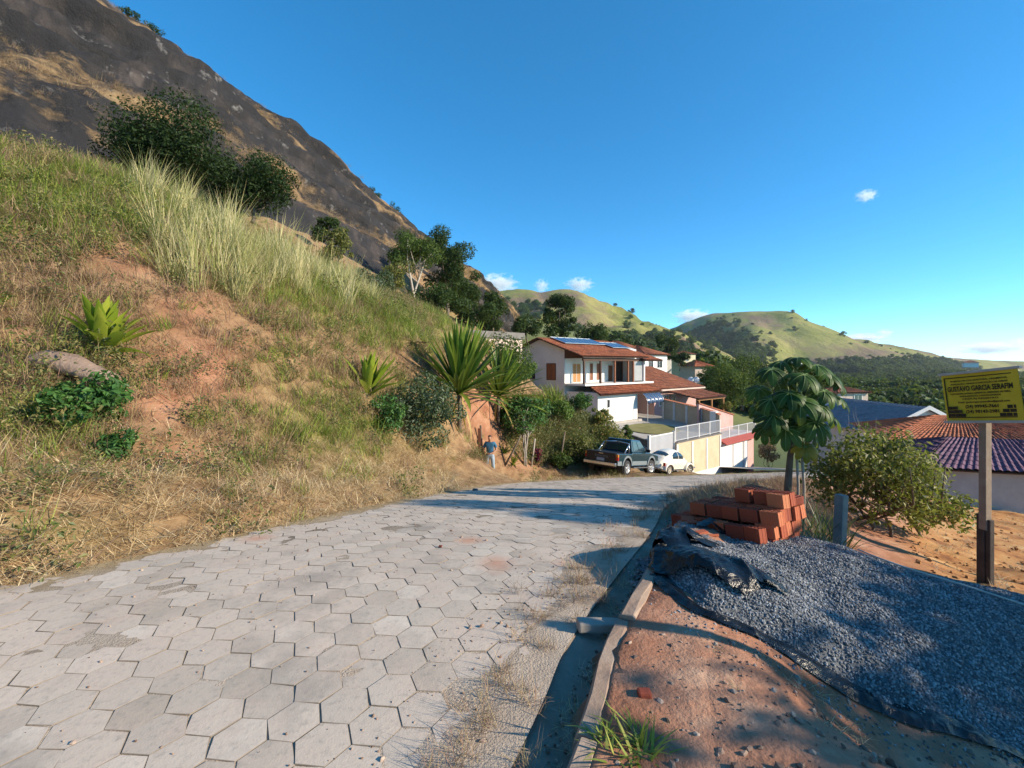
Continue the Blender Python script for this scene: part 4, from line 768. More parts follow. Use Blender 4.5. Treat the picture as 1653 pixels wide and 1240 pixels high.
# umbrella-leaved tree
m_cec = leafm('umbrella_leaf', [(.016,.045,.01),(.026,.07,.012),(.04,.095,.018),(.06,.12,.022)], .3, .5, .22); m_cey = leafm('umbrella_leaf_yellow', [(.12,.14,.02),(.32,.24,.03)], .4); m_rib = plain('leaf_rib', (.22,.3,.1), .5)
tb_ = at(1280, 850, 7.0); tz = landz(tb_.x, tb_.y); cec = empty('umbrella_tree', (tb_.x, tb_.y, tz), 0, 'young umbrella leaved tree with big lobed leaves behind the bricks', 'tree')
def palm_leaf(rg, Rl, nl=9, droop=.9):
    V, Fc, RV = [], [], MB(); seg = 6
    for q in range(nl):
        a = (q/(nl-1)-.5)*R(310); l = Rl*(1-.28*abs(q/(nl-1)-.5)*2)*rg.uniform(.92, 1.06); n0 = len(V); r = 0; z = 0; path = []
        for s_ in range(seg+1):
            t = s_/seg; wv_ = l*.20*(math.sin(PI*min(t*.93+.05, 1))**.8)*(.35+.9*t)+.004; cx2, cy2 = math.cos(a)*r, math.sin(a)*r; path.append((cx2, cy2, z+.004))
            V += [(cx2-math.sin(a)*wv_, cy2+math.cos(a)*wv_, z-wv_*.28), (cx2, cy2, z), (cx2+math.sin(a)*wv_, cy2-math.cos(a)*wv_, z-wv_*.28)]
            an = droop*(t-.12); r += math.cos(an)*l/seg; z -= math.sin(an)*l/seg
        for s_ in range(seg):
            b_ = n0+3*s_; Fc += [(b_, b_+1, b_+4, b_+3), (b_+1, b_+2, b_+5, b_+4)]
        RV.tube(path, [.005*(1-.8*s_/seg) for s_ in range(seg+1)], 4, False)
    return V, Fc, RV
rg = np.random.default_rng(8); LV = []
for q in range(3):
    V, Fc, RV = palm_leaf(rg, .37, 9, [1.5, 1.75, 1.25][q]); me = bpy.data.meshes.new('leaf'); me.from_pydata(V, [], Fc); me.materials.append(m_cec); me.polygons.foreach_set('use_smooth', [True]*len(me.polygons)); r2 = bpy.data.meshes.new('leaf_rib'); r2.from_pydata([p_[:] for p_ in RV.v], [], RV.f); r2.materials.append(m_rib); LV.append((me, r2))
hub = at(1285, 690, 7.0)-Vector(cec.location); petm = MB(); trk = MB()
trk.tube([(-.08, 0, -.3), (-.07, .02, .5), (-.03, .02, 1.0), tuple(hub), tuple(hub+Vector((0, 0, .45)))], [.06, .055, .045, .035, .015], 9)
trk.build('trunk', bark, cec, True)
for dx, r_, h_ in ((.04, .02, 1.2), (.13, .022, 1.1)): g = MB(); g.tube([(dx, -.06, -.2), (dx+.01, -.05, h_*.5), (dx-.01, -.03, h_)], r_, 7); g.build('stem', palebark, cec, True)
for q, (px, py, dz, sc, tilt) in enumerate([(1287,578,.0,.9,.1),(1245,597,-.1,1,.5),(1333,603,.05,1,.5),(1298,606,-.35,1,.55),(1268,618,.25,.9,.3),(1352,640,.1,.9,.8),(1292,648,-.42,1.1,.75),(1330,632,-.25,.95,.7),(1245,645,-.2,1.05,.8),(1316,682,-.4,1.05,.85),(1236,690,-.05,.9,.9),(1268,692,-.3,1.05,.9),(1340,672,.2,.9,.8),(1300,722,-.25,.8,1.0),(1262,660,.35,1,.6),(1225,628,.1,.85,.7),(1310,700,.1,.95,1.0),(1280,675,-.15,1,.8),(1305,590,.2,.9,.3),(1262,585,.05,.9,.35),(1318,590,-.15,.9,.4),(1275,635,-.35,.95,.6),(1350,618,.0,.85,.7),(1248,670,-.3,.95,.85),(1325,655,-.35,.95,.8),(1228,655,.0,.9,.8)]):
    c = at(px, py, 7.0+dz)-Vector(cec.location); o = bpy.data.objects.new('leaf', LV[q % 3][0]); o.location = c; outw = Vector((c.x-hub.x, c.y-hub.y-.35, 0)); az = math.atan2(outw.y, outw.x)
    o.rotation_euler = (0, tilt*.85, az+rg.normal(0, .25)); o.scale = (sc,)*3; link(o, cec); r2 = bpy.data.objects.new('leaf_rib', LV[q % 3][1]); link(r2, o)
    if py > 715: o.data = o.data.copy(); o.data.materials[0] = m_cey; o['label'] = 'yellowing lowest leaf'
    g = MB(); mid = hub.lerp(c, .5)+Vector((0, 0, .05)); g.tube([tuple(hub+Vector((0, 0, rg.uniform(0, .4)))), tuple(mid), tuple(c)], [.009, .007, .006], 5); g.build('leaf_stalk', m_rib, cec, True)

# weeds, withered grass and pebbles along the kerb
V, Fc = blades(np.random.default_rng(15), 110, (.06, .2), .011, (15, 70), (.1, .9), .1, 3); p = at(1010, 1195, 1.72)
tag(mesh_np('weed_tuft', V, Fc, gm_green, None, False, (p.x, p.y, landz(p.x, p.y)-.01)), 'green weed tuft in the dirt right of the kerb', 'weeds')
n = 9000; ax = rng.uniform(-1, 6, n); ay = rng.uniform(1.0, 12, n); sr = -sdist(ax, ay, RE); k = (sr > -.55) & (sr < .12) & (rng.random(n) < .75*np.clip(3/ay, .2, 1)*(.35+1.3*np.clip(fb2(ax, ay, 2.2, 3, 170)+.25, 0, 1))*np.exp(-((sr+.16)/.2)**2)); ax, ay = ax[k], ay[k]; n = len(ax)
scatter('withered_grass', np.column_stack([ax, ay, zr(ay)+.002]), np.column_stack([rng.normal(0, .2, n), rng.normal(0, .2, n), rng.uniform(0, 6.28, n)]), rng.uniform(.22, .5, n), rng.integers(5, size=n), c_dry, 'withered grass along the gutter edge of the paving', 'grass')
n = 15000; ax = rng.uniform(-3.5, 3.4, n); ay = rng.uniform(1.5, 6.5, n); sr = -sdist(ax, ay, RE); sl_ = sdist(ax, ay, LE); k = (sl_ < .4) & (sr < 2.4) & ((sr < 0) | (sr > .33)) & (rng.random(n) < np.where(sr > .35, 1, np.where(sr > -.7, .4, .05))); ax, ay, sr = ax[k], ay[k], sr[k]; az_ = np.where(sr > .3, land(ax, ay)[0], zr(ay)+.002); n = len(ax)
m_peb, nt, b = newmat('pebble'); nt.links.new(ramp(nt, island(nt), [(0, (.14,.08,.055)), (.6, (.27,.18,.13)), (1, (.42,.33,.26))]), b.inputs['Base Color']); b.inputs['Roughness'].default_value = .9
c_peb = protos('proto_pebble', 4, lambda g: (*chip(g)[:2], m_peb))
scatter('pebbles', np.column_stack([ax, ay, az_]), rng.uniform(0, 6.28, (n, 3)), rng.uniform(.002, .007, n)*np.where(rng.random(n) < .12, 2.2, 1)*np.where(sr > .3, 1.35, 1), rng.integers(4, size=n), c_peb, 'scattered pebbles and crumbs of earth on the paving and dirt', 'pebbles')
n = 5000; ax = rng.uniform(3, 20, n); ay = rng.uniform(5.2, 18, n); z_, _, sr = land(ax, ay); k = (sr > 3.0) & (rng.random(n) < np.clip((8/np.hypot(ax, ay))**1.5, .1, 1)); n = int(k.sum()); m_clod = surf('orange_clod', (.30,.13,.045), (.46,.23,.085), 5, .95, .01)
c_clod = protos('proto_clod', 4, lambda g: (*chip(g)[:2], m_clod))
scatter('clods', np.column_stack([ax, ay, z_])[k], rng.uniform(0, 6.28, (n, 3)), rng.uniform(.012, .05, n), rng.integers(4, size=n), c_clod, 'orange clods of turned earth on the lot', 'clods')
# dry stalks thrown over the dirt lot
n = 2600; ax = rng.uniform(3, 22, n); ay = rng.uniform(5.5, 19, n); z_, _, sr = land(ax, ay); k = (sr > 3.2) & (rng.random(n) < .6*(.4+np.clip(fb2(ax, ay, .8, 3, 180)+.3, 0, 1))); n = int(k.sum())
scatter('lot_straw', np.column_stack([ax, ay, z_])[k], np.column_stack([rng.normal(0, .1, n), rng.normal(0, .1, n), rng.uniform(0, 6.28, n)]), rng.uniform(.5, 1.1, n), rng.integers(5, size=n), c_straw, 'thin straw strewn over the orange dirt lot', 'straw')
# litter washed into the gutter, stalks dropped on the dirt
tq = rng.uniform(4.5, 13, 900); p = offs(tq, rng.uniform(.02, .19, 900)); n = len(p)
scatter('gutter_grit', np.column_stack([p, zr(p[:, 1])-.045]), rng.uniform(0, 6.28, (n, 3)), rng.uniform(.003, .012, n), rng.integers(4, size=n), c_peb, 'grit and small stones lying in the gutter', 'grit')
tq = rng.uniform(4.5, 12, 110); p = offs(tq, np.where(rng.random(110) < .5, rng.uniform(.05, .18, 110), rng.uniform(.4, 1.5, 110))); so = -sdist(p[:, 0], p[:, 1], RE); n = len(p)
scatter('stalks', np.column_stack([p, np.where(so > .3, land(p[:, 0], p[:, 1])[0], zr(p[:, 1])-.045)]), np.column_stack([rng.normal(0, .1, n), rng.normal(0, .1, n), rng.uniform(0, 6.28, n)]), rng.uniform(.15, .4, n), rng.integers(5, size=n), c_straw, 'dry stalks fallen in the gutter and on the dirt', 'stalks')
# trees standing just outside the picture on the right; their shade falls over the gravel
tree('shade_tree', 'tree on the right, outside the photo, shading the gravel', 'tree', (10.3, 1.0, landz(10.3, 1.0)), 4.0-landz(10.3, 1.0), 5.4, 5600, .26, 'mid', 300, .2, 18, .1)
tree('shade_tree', 'second tree on the right, outside the photo, shading the dirt', 'tree', (9.8, -1.8, landz(9.8, -1.8)), 3.95-landz(9.8, -1.8), 5.4, 6500, .24, 'mid', 301, .2, 14, .1)
tree('shade_tree', 'third tree on the right, outside the photo, shading the kerb', 'tree', (11.2, 3.2, landz(11.2, 3.2)), 5.7-landz(11.2, 3.2), 2.4, 2400, .24, 'mid', 302, .3, 12, .1)
tree('shade_tree', 'fourth tree on the right, outside the photo, shading the street', 'tree', (11.6, 5.7, landz(11.6, 5.7)), 4.6-landz(11.6, 5.7), 1.5, 1300, .22, 'mid', 303, .45, 10, .1)
g = MB(); pzz = landz(3.4, 1.76); g.tube([(0, 0, -.3), (0, 0, 1.45-pzz)], [.05, .045], 8); tag(g.build('fence_post', m_wood, None, True, None, (3.4, 1.76, pzz)), 'wooden fence post on the right, outside the photo', 'post')
# ------------------------------------------------------------ houses
m_white = surf('white_plaster', (.66,.65,.62), (.80,.79,.76), 1.2, .85, .004, 30, c3=(.45,.43,.4)); m_greyw = surf('grey_white_plaster', (.52,.52,.52), (.64,.64,.63), 1.0, .85, .004, 30)
m_cream = surf('cream_plaster', (.52,.43,.28), (.64,.55,.39), 1.5, .88, .005, 25, c3=(.25,.17,.1)); m_beige = surf('beige_plaster', (.40,.33,.24), (.5,.42,.32), 1.5, .88, .005, 25); m_pink = surf('pink_plaster', (.5,.3,.27), (.6,.39,.35), 1.2, .85, .004, 25); m_salmon = surf('salmon_plaster', (.52,.40,.33), (.62,.49,.41), 1.2, .88, .004, 25)
m_dkconc = surf('stained_concrete', (.12,.11,.10), (.26,.24,.22), 1.5, .92, .008, 25)
def tilemat(name, a, b_, c, dark):
    m, nt, b = newmat(name); v = pos(nt); col = ramp(nt, noise(nt, v, 4.5, 6, .7), [(.3, a), (.5, b_), (.72, c)])
    col = mixc(nt, ramp(nt, noise(nt, v, .9, 6, .7), [(.5, (0,0,0)), (.68, (.75,.75,.75))]), col, dark); nt.links.new(col, b.inputs['Base Color']); b.inputs['Roughness'].default_value = .85; b.inputs['Specular IOR Level'].default_value = .2
    bump(nt, b, noise(nt, v, 12, 4, .6), .5, .02); return m
m_tile = tilemat('terracotta_tile', (.27,.075,.035), (.40,.13,.06), (.5,.2,.1), (.13,.06,.045)); m_tile2 = tilemat('old_terracotta_tile', (.22,.07,.04), (.32,.115,.06), (.42,.18,.1), (.11,.06,.05)); m_purp = tilemat('purple_tile', (.11,.055,.085), (.15,.08,.12), (.2,.12,.16), (.09,.06,.08)); m_slate = tilemat('blue_grey_tile', (.16,.175,.19), (.21,.225,.24), (.27,.285,.3), (.13,.14,.15))
m_brownwood = surf('stained_wood', (.16,.055,.025), (.28,.11,.05), 5, .6, .004, 30, obj=True); m_dkwood2 = surf('dark_timber', (.05,.025,.018), (.10,.05,.03), 5, .7, .004, 30); m_tanwood = surf('varnished_shutter', (.36,.17,.06), (.46,.24,.09), 5, .55, .003, 30, obj=True)
m_glass = plain('dark_glass', (.025,.03,.035), .08, spec=.8); m_solar, nt, b = newmat('solar_cell'); b.inputs['Base Color'].default_value = (.03,.06,.13,1); b.inputs['Roughness'].default_value = .22; b.inputs['Specular IOR Level'].default_value = .9
m_alu = plain('aluminium', (.62,.63,.65), .35, .6); m_rail = plain('grey_railing', (.50,.51,.53), .5); m_poly = plain('blue_polycarbonate', (.06,.10,.18), .18, spec=.8); m_red = plain('red_ledge', (.36,.07,.05), .7); m_lawn = surf('yard_grass', (.16,.15,.05), (.28,.25,.1), 1.5, .95, .02, 30); m_pave2 = surf('driveway_concrete', (.36,.33,.29), (.5,.46,.41), 1.0, .9, .006, 20)
def tile_roof(name, parent, A, B, C, D, mat, period=.22, amp=.035, row=.4, sub=4, thick=.05):
    """A-B eave, D-C ridge; barrel tiles run from ridge to eave in stepped rows"""
    A, B, C, D = map(lambda q: np.array(q, float), (A, B, C, D)); Lu = max(np.linalg.norm(B-A), np.linalg.norm(C-D)); Lv = max(np.linalg.norm(D-A), np.linalg.norm(C-B), .3)
    nu = max(int(Lu/period)*sub, 8)+1; nrow = max(int(Lv/row), 1); u = np.linspace(0, 1, nu); vs = np.sort(np.concatenate([np.arange(nrow)/nrow, (np.arange(nrow)+.97)/nrow])); Nm = np.cross(B-A, D-A); Nm /= np.linalg.norm(Nm); Nm *= np.sign(Nm[2]) or 1
    P = ((A[None, None]*(1-u)[None, :, None]+B[None, None]*u[None, :, None])*(1-vs)[:, None, None]+(D[None, None]*(1-u)[None, :, None]+C[None, None]*u[None, :, None])*vs[:, None, None])
    wv_ = amp*np.abs(np.sin(PI*u*Lu/period))*2-amp; st_ = .028*(1-(vs*nrow) % 1); jig = rng.normal(0, .006, (nrow+1, nu))[np.minimum((vs*nrow).astype(int), nrow)]
    P = P+Nm*(wv_[None, :]+st_[:, None]+jig)[..., None]; g = MB(); g.grid(P); o = g.build(name, mat, parent, False)
    if thick: 
        h = MB(); off_ = -Nm*(amp+.03); q = [A+off_, B+off_, C+off_, D+off_]; h.add([*q, *[p_-Nm*thick for p_ in q]], [(0,1,2,3), (7,6,5,4), (0,4,5,1), (1,5,6,2), (2,6,7,3), (3,7,4,0)]); h.build('roof_deck', m_dkwood2, o)
    return o
def opening(parent, axis, a0, a1, z0, z1, c, sgn, mat, frame=m_white, fw=.06, name='window', split=True):
    """window in a wall: axis 'x' means the wall runs along x at y=c; sgn is the outward side"""
    def bx(g, p0, p1, q0, q1, d0, d1):
        d0, d1 = sorted((c+sgn*d0, c+sgn*d1)); (g.box(p0, p1, d0, d1, q0, q1) if axis == 'x' else g.box(d0, d1, p0, p1, q0, q1))
    g = MB(); bx(g, a0, a1, z0, z1, -.05, .012); w_ = g.build(name, mat, parent); g = MB()
    for (p0, p1, q0, q1) in ((a0-fw, a0, z0-fw, z1+fw), (a1, a1+fw, z0-fw, z1+fw), (a0, a1, z1, z1+fw), (a0, a1, z0-fw, z0)): bx(g, p0, p1, q0, q1, -.05, .05)
    if split: m_ = (a0+a1)/2; bx(g, m_-.02, m_+.02, z0, z1, -.03, .03)
    g.build('frame', frame, w_); return w_
HA = math.atan2(.644, .765)
house = empty('house', (4.7, 40, -.12), HA, 'white two storey house with solar panels, red tiles and wooden verandah', 'house')
Lh = 11.0
g = MB(); g.prism([(0, -4.3), (6, -4.3), (6, 3.28), (3, 4.12), (0, 3.28)], .0, Lh, 'x'); g.build('wall', m_greyw, house)
g = MB(); g.box(0.02, Lh, -.012, -.002, .0, 3.0); g.build('verandah_wall', m_white, house)
tile_roof('roof', house, (-.55, -2.65, 2.42), (Lh-1.6, -2.65, 2.42), (Lh-1.2, 3, 4.25), (-.55, 3, 4.25), m_tile); tile_roof('roof', house, (Lh-.3, 6.6, 3.12), (-.55, 6.6, 3.12), (-.55, 3, 4.25), (Lh-.3, 3, 4.25), m_tile, sub=3)
tile_roof('roof', house, (Lh-2.9, -3.1, 2.12), (Lh+.2, -3.1, 2.12), (Lh+.2, .2, 3.1), (Lh-1.9, .2, 3.1), m_tile)
g = MB(); g.box(-.02, Lh-.6, -2.45, 0, -.16, .0); g.build('verandah_floor', m_white, house)
g = MB(); g.box(-.1, Lh-.6, -2.32, -2.14, 2.02, 2.24); g.build('beam', m_dkwood2, house)
g = MB(); g.prism([(-2.3, 2.24), (-.01, 2.24), (-.01, 3.1)], .0, .1, 'x'); g.build('gable_board', m_dkwood2, house)
for u in (.06, 2.3, 4.35, 6.4, 7.25): g = MB(); g.box(u-.07, u+.07, -2.3, -2.16, 0, 2.02); g.build('verandah_post', m_dkwood2 if u < 4 else m_brownwood, house)
for (x0, x1) in ((7.32, 8.75),): g = MB(); g.box(x0, x1, -2.26, -2.2, .12, 2.0); g.build('glass_screen', surf('screen_glass', (.3,.3,.3), (.38,.38,.38), 1, .25, 0), house)
g = MB(); g.box(8.78, 8.98, -2.4, 0, -.0, 2.05); g.build('side_wall', m_white, house)
sh = opening(house, 'x', 1.06, 2.12, .08, 1.75, -.012, -1, m_tanwood, m_white, .05, 'shutter')
for u0, u1 in ((3.44, 3.9), (4.45, 4.92)): opening(house, 'x', u0, u1, .2, 1.8, -.012, -1, m_brownwood, m_white, .05, 'window', False)
opening(house, 'x', 6.2, 6.95, .03, 1.6, -.012, -1, m_brownwood, m_white, .06, 'door', False); opening(house, 'x', 7.5, 8.5, .03, 1.95, -.012, -1, m_glass, m_brownwood, .08, 'door', True)
opening(house, 'y', 3.9, 5.05, .35, 1.75, 0, -1, m_glass, m_dkwood2, .05, 'window'); opening(house, 'y', 1.1, 2.2, .3, 1.75, 0, -1, m_brownwood, m_dkwood2, .05, 'shutter')
# solar panels on the front slope
def slope_pt(x, y): return Vector((x, y, 2.42+(y+2.65)/5.65*1.83+.13))
for i in range(9):
    x0 = .9+i*.98; y0, y1 = (.75, 2.75) if i < 6 else (-.2, 1.6); a, b2, c, d = slope_pt(x0, y0), slope_pt(x0+.95, y0), slope_pt(x0+.95, y1), slope_pt(x0, y1); up = Vector((0, -.31, .95))*.04
    g = MB(); g.add([a, b2, c, d, a+up, b2+up, c+up, d+up], [(3,2,1,0), (4,5,6,7), (0,1,5,4), (1,2,6,5), (2,3,7,6), (3,0,4,7)]); sp_ = g.build('solar_panel', m_solar, house)
    g = MB(); n_ = up.normalized()*.012
    for p_, q_ in ((a, b2), (d, c), (a, d), (b2, c)): g.tube([p_+up+n_*.2, q_+up+n_*.2], .018, 4)
    g.build('frame', m_alu, sp_)
# lower storey
g = MB(); g.box(.3, 6.0, -3.55, -.01, -3.5, -.72); g.build('lower_wall', m_white, house)
tile_roof('lower_roof', house, (.0, -4.15, -.82), (9.3, -4.15, -.82), (9.3, -2.1, -.2), (.9, -2.1, -.2), m_tile, .22, .035, .4)
opening(house, 'x', 1.55, 1.85, -2.0, -1.35, -3.55, -1, m_glass, m_white, .03, 'window', False)
g = MB(); g.box(.2, 6.2, -3.9, -3.56, -3.62, -3.3); g.build('plinth', m_pave2, house)
# arched blue canopy beside it
can = empty('canopy', tuple(house.matrix_basis @ Vector((6.05, -3.5, -3.3))), HA, 'blue arched polycarbonate canopy beside the white lower storey', 'canopy')
arc = [(-1.15+1.9*math.cos(a_)*-1*.6, 1.7+1.05*math.sin(a_)) for a_ in np.linspace(R(15), R(115), 9)]
arc = [(.95-2.05*(1-math.cos(t_)) if False else 1.0-2.1*math.sin(t_), 1.55+1.15*math.cos(t_)) for t_ in np.linspace(0, R(95), 9)]
for q in range(4): g = MB(); P = np.array([[(q*.66+e_*.62+.02, y_, z_) for y_, z_ in arc] for e_ in (0, 1)]); g.grid(P); g.build('sheet', m_poly, can, True, solid(.012))
for q in range(5): g = MB(); g.tube([(q*.66, y_, z_+.015) for y_, z_ in arc], .022, 6); g.build('rib', m_alu, can, True)
for x_ in (0, 2.64): g = MB(); g.tube([(x_, arc[-1][0], -.2), (x_, arc[-1][0], arc[-1][1])], .03, 6); g.build('leg', m_alu, can)
# terrace, garden walls, gate, railing (same frame as the house)
yard = empty('yard', (4.7, 40, -.12), HA, kind='structure')
g = MB(); g.add([(-3.2,-10.55,-3.95),(7.0,-10.55,-3.95),(9.5,-4,-3.3),(9.5,1,-3.2),(.1,1,-3.2),(.1,-4,-3.4),(-3.2,-10.55,-7.5),(7.0,-10.55,-7.5),(9.5,-4,-7.5),(9.5,1,-7.5),(.1,1,-7.5),(.1,-4,-7.5)], [(0,1,2,3,4,5)]+[(i, i+6, (i+1) % 6+6, (i+1) % 6) for i in range(6)]); g.build('terrace', m_pave2, yard)
g = MB(); ell = [(3.3+2.6*math.cos(a_), -6.9+1.9*math.sin(a_)) for a_ in np.linspace(0, 2*PI, 28, endpoint=False)]; g.add([(x_, y_, -3.95+(y_+10.55)/6.55*.55+.06) for x_, y_ in ell], [tuple(range(28))]); g.build('lawn', m_lawn, yard)
wall = empty('retaining_wall', tuple(house.matrix_basis @ Vector((0, -10.7, -6.3))), HA, 'stained yellow retaining wall behind the white car with railing on top', 'wall')
W0, W1, zt, zb = .1, 6.95, -3.92+6.3, -8.2+6.3
g = MB(); g.box(W0, W1, -.12, .12, zb, zt); g.build('wall_body', m_cream, wall)
for u in (W0+.05, 2.3, 4.5, 6.75): g = MB(); g.box(u-.1, u+.1, -.16, -.121, zb, zt-.1); g.build('pilaster', m_white, wall)
g = MB(); g.add([(W0, -.17, zb), (W1, -.17, zb), (W1, -.17, zb+1.7), (W0, -.17, zb+1.9)], [(0,1,2,3)]); g.build('skirting', m_white, wall, False, solid(.03))
g = MB(); g.box(W0, W1, -.2, .16, zt, zt+.07); g.build('coping', m_dkconc, wall)
def railing(parent, x0, x1, y, z0, z1, step=.13, post=1.6, horiz=False):
    g = MB(); g.box(x0, x1, y-.02, y+.02, z1-.05, z1); g.box(x0, x1, y-.02, y+.02, z0+.08, z0+.12); g.build('rail', m_rail, parent)
    n = int((x1-x0)/step)
    for k in range(n): x_ = x0+(k+.5)*(x1-x0)/n; g = MB(); g.box(x_-.016, x_+.016, y-.012, y+.012, z0+.12, z1-.05); g.build('bar', m_rail, parent)
    for k in range(int((x1-x0)/post)+1): x_ = x0+k*(x1-x0)/int((x1-x0)/post); g = MB(); g.box(x_-.035, x_+.035, y-.03, y+.03, z0, z1+.02); g.build('railing_post', m_white, parent)
railing(wall, W0, W1, 0, zt+.07, zt+1.12)
gate = empty('gate', tuple(house.matrix_basis @ Vector((-3.0, -10.6, -6.1))), HA, 'grey barred driveway gate between the pickup and the yellow wall', 'gate')
n = 20
for k in range(n): x_ = .1+k*2.85/n; g = MB(); g.box(x_, x_+.1, -.015, .015, .0, 2.95); g.build('slat', m_rail, gate)
for z_ in (.15, 1.5, 2.9): g = MB(); g.box(0.05, 2.95, -.03, .03, z_, z_+.07); g.build('gate_rail', m_white, gate)
for x_ in (-.12, 2.98): g = MB(); g.box(x_, x_+.16, -.08, .08, -.6, 3.05); g.build('gate_post', m_white, gate)
side = empty('garden_wall', tuple(house.matrix_basis @ Vector((0.2, -3.7, -3.6))), HA, 'low dark concrete wall stepping down beside the white lower storey', 'wall')
g = MB(); g.add([(0,0,-2),(-3.15,-6.8,-3.2),(-3.15,-6.8,.15),(0,0,.35),(.16,-.05,-2),(-3.0,-6.85,-3.2),(-3.0,-6.85,.15),(.16,-.05,.35)], [(0,1,2,3),(7,6,5,4),(3,2,6,7),(0,4,5,1),(1,5,6,2),(0,3,7,4)]); g.build('wall_body', m_dkconc, side)
bw = empty('boundary_wall', tuple(house.matrix_basis @ Vector((8.9, -4.4, -3.4))), HA, 'beige boundary wall capped with red tiles curving up the yard', 'wall')
Pth = [(0, 0), (-.1, -1.2), (-.4, -2.6), (-.9, -4.2), (-1.6, -5.6), (-2.0, -6.3)]; tops = np.linspace(1.75, .95, 6); bots = np.linspace(-.6, -1.2, 6)
for i in range(5):
    (xa, ya), (xb, yb_) = Pth[i], Pth[i+1]; g = MB(); g.add([(xa, ya, bots[i]), (xb, yb_, bots[i+1]), (xb, yb_, tops[i+1]), (xa, ya, tops[i]), (xa+.16, ya, bots[i]), (xb+.16, yb_, bots[i+1]), (xb+.16, yb_, tops[i+1]), (xa+.16, ya, tops[i])], [(0,1,2,3),(7,6,5,4),(3,2,6,7),(0,4,5,1),(0,3,7,4),(1,5,6,2)]); g.build('panel', m_beige, bw)
    tile_roof('cap_tiles', bw, (xb-.14, yb_, tops[i+1]+.03), (xa-.14, ya, tops[i]+.03), (xa+.3, ya, tops[i]+.08), (xb+.3, yb_, tops[i+1]+.08), m_tile2, .2, .035, .5, 4, 0)
    g = MB(); g.box(xa-.06, xa+.2, ya-.1, ya+.1, bots[i], tops[i]-.02); g.build('pier', m_greyw, bw)
# neighbouring pink house and its garage
nb_ = empty('house', (4.7, 40, -.12), HA, 'pink house with large red hip roof right of the verandah', 'house')
g = MB(); g.box(10.6, 19.0, -2.4, 4, -4.4, -.75); g.build('wall', m_pink, nb_)
tile_roof('roof', nb_, (10.4, -3.0, -.78), (19.8, -3.0, -.82), (18.6, 3.2, 1.45), (10.4, 3.2, 1.45), m_tile2, .25, .04, .42); tile_roof('roof', nb_, (19.8, 7.5, -.6), (10.4, 7.5, -.6), (10.4, 3.2, 1.45), (18.6, 3.2, 1.45), m_tile2, .25, .04, .45, 3); tile_roof('roof', nb_, (19.8, -3.0, -.82), (19.8, 7.5, -.6), (18.6, 3.25, 1.45), (18.6, 3.15, 1.45), m_tile2, .25, .04, .42, 3, 0)
g = MB(); g.box(10.4, 19.8, -3.1, -3.02, -.98, -.82); g.build('fascia', m_salmon, nb_)
for u in (11.5, 12.5, 13.9): opening(nb_, 'x', u, u+.62, -2.5, -1.55, -2.4, -1, m_glass, m_white, .1, 'window')
per = empty('pergola', (4.7, 40, -.12), HA, 'open porch with low red tiled roof in front of the pink house', 'porch')
tile_roof('roof', per, (12.4, -6.2, -1.62), (18.2, -6.2, -1.62), (18.4, -3.15, -1.0), (12.0, -3.15, -1.0), m_tile2, .25, .04, .42); 
for u in (12.8, 15.4, 18.0): g = MB(); g.box(u-.07, u+.07, -6.0, -5.86, -4.3, -1.72); g.build('post', m_tanwood, per)
g = MB(); g.box(12.4, 18.2, -6.05, -5.9, -1.85, -1.7); g.build('beam', m_tanwood, per)
g = MB(); g.box(12.5, 14.6, -6.6, -6.45, -4.5, -3.0); g.build('parapet', m_pink, per)
p_ = house.matrix_basis @ Vector((17.2, -6.6, -2.95)); tree('potted_shrub', 'yellow green shrub on the ledge below the porch roof', 'shrub', tuple(p_-Vector((0, 0, .5))), 1.4, 1.7, 900, .16, 'yellow', 70, .1, 8)
gar = empty('garage', tuple(house.matrix_basis @ Vector((7.05, -10.72, -6.4))), HA, 'white garage with two doors under a railed terrace', 'garage')
g = MB(); g.box(0, 5.2, 0, 3.5, -2.8, 1.75); g.build('wall', m_white, gar); g = MB(); g.box(5.2, 7.1, .25, 3.5, -2.8, 1.75); g.build('side_wall', m_pink, gar)
for x0, x1 in ((2.3, 4.1), (4.45, 5.0)): g = MB(); g.box(x0-.08, x0-.03, -.05, .0, -1.0, 1.5); g.box(x1+.03, x1+.08, -.05, 0, -1.0, 1.5); g.build('door_jamb', m_rail, gar); g = MB(); g.box(x0, x1, -.02, .0, -1.0, 1.45); d_ = g.build('garage_door', m_white, gar)
g = MB(); g.add([(-.05,-.5,1.66),(7.1,-.5,1.66),(7.1,.1,1.95),(-.05,.1,1.95),(-.05,-.5,1.58),(7.1,-.5,1.58),(7.1,.1,1.75),(-.05,.1,1.75)], [(0,1,2,3),(7,6,5,4),(0,4,5,1),(1,5,6,2),(0,3,7,4),(2,6,7,3)]); g.build('ledge', m_red, gar)
g = MB(); g.box(0, 7.1, .1, 3.5, 1.75, 1.95); g.build('terrace_floor', m_greyw, gar); railing(gar, 0, 7.1, .1, 1.95, 2.85, .16)
g = MB(); g.box(0.0, .45, .4, .9, 1.95, 4.2); g.build('column', m_white, gar)
pw = empty('pink_wall', tuple(house.matrix_basis @ Vector((7.6, -8.6, -4.5))), HA, 'plain pink wall with a sloping red cap above the garage', 'wall')
g = MB(); g.prism([(0, -.5), (6.6, -.5), (6.6, 1.35), (0, 2.8)], 0, .18, 'y'); g.build('wall_body', m_pink, pw); g = MB(); g.add([(-.05,-.08,2.82),(6.65,-.08,1.36),(6.65,.26,1.36),(-.05,.26,2.82),(-.05,-.08,2.92),(6.65,-.08,1.46),(6.65,.26,1.46),(-.05,.26,2.92)], [(3,2,1,0),(4,5,6,7),(0,1,5,4),(2,3,7,6),(1,2,6,5),(0,4,7,3)]); g.build('cap', m_tile2, pw)
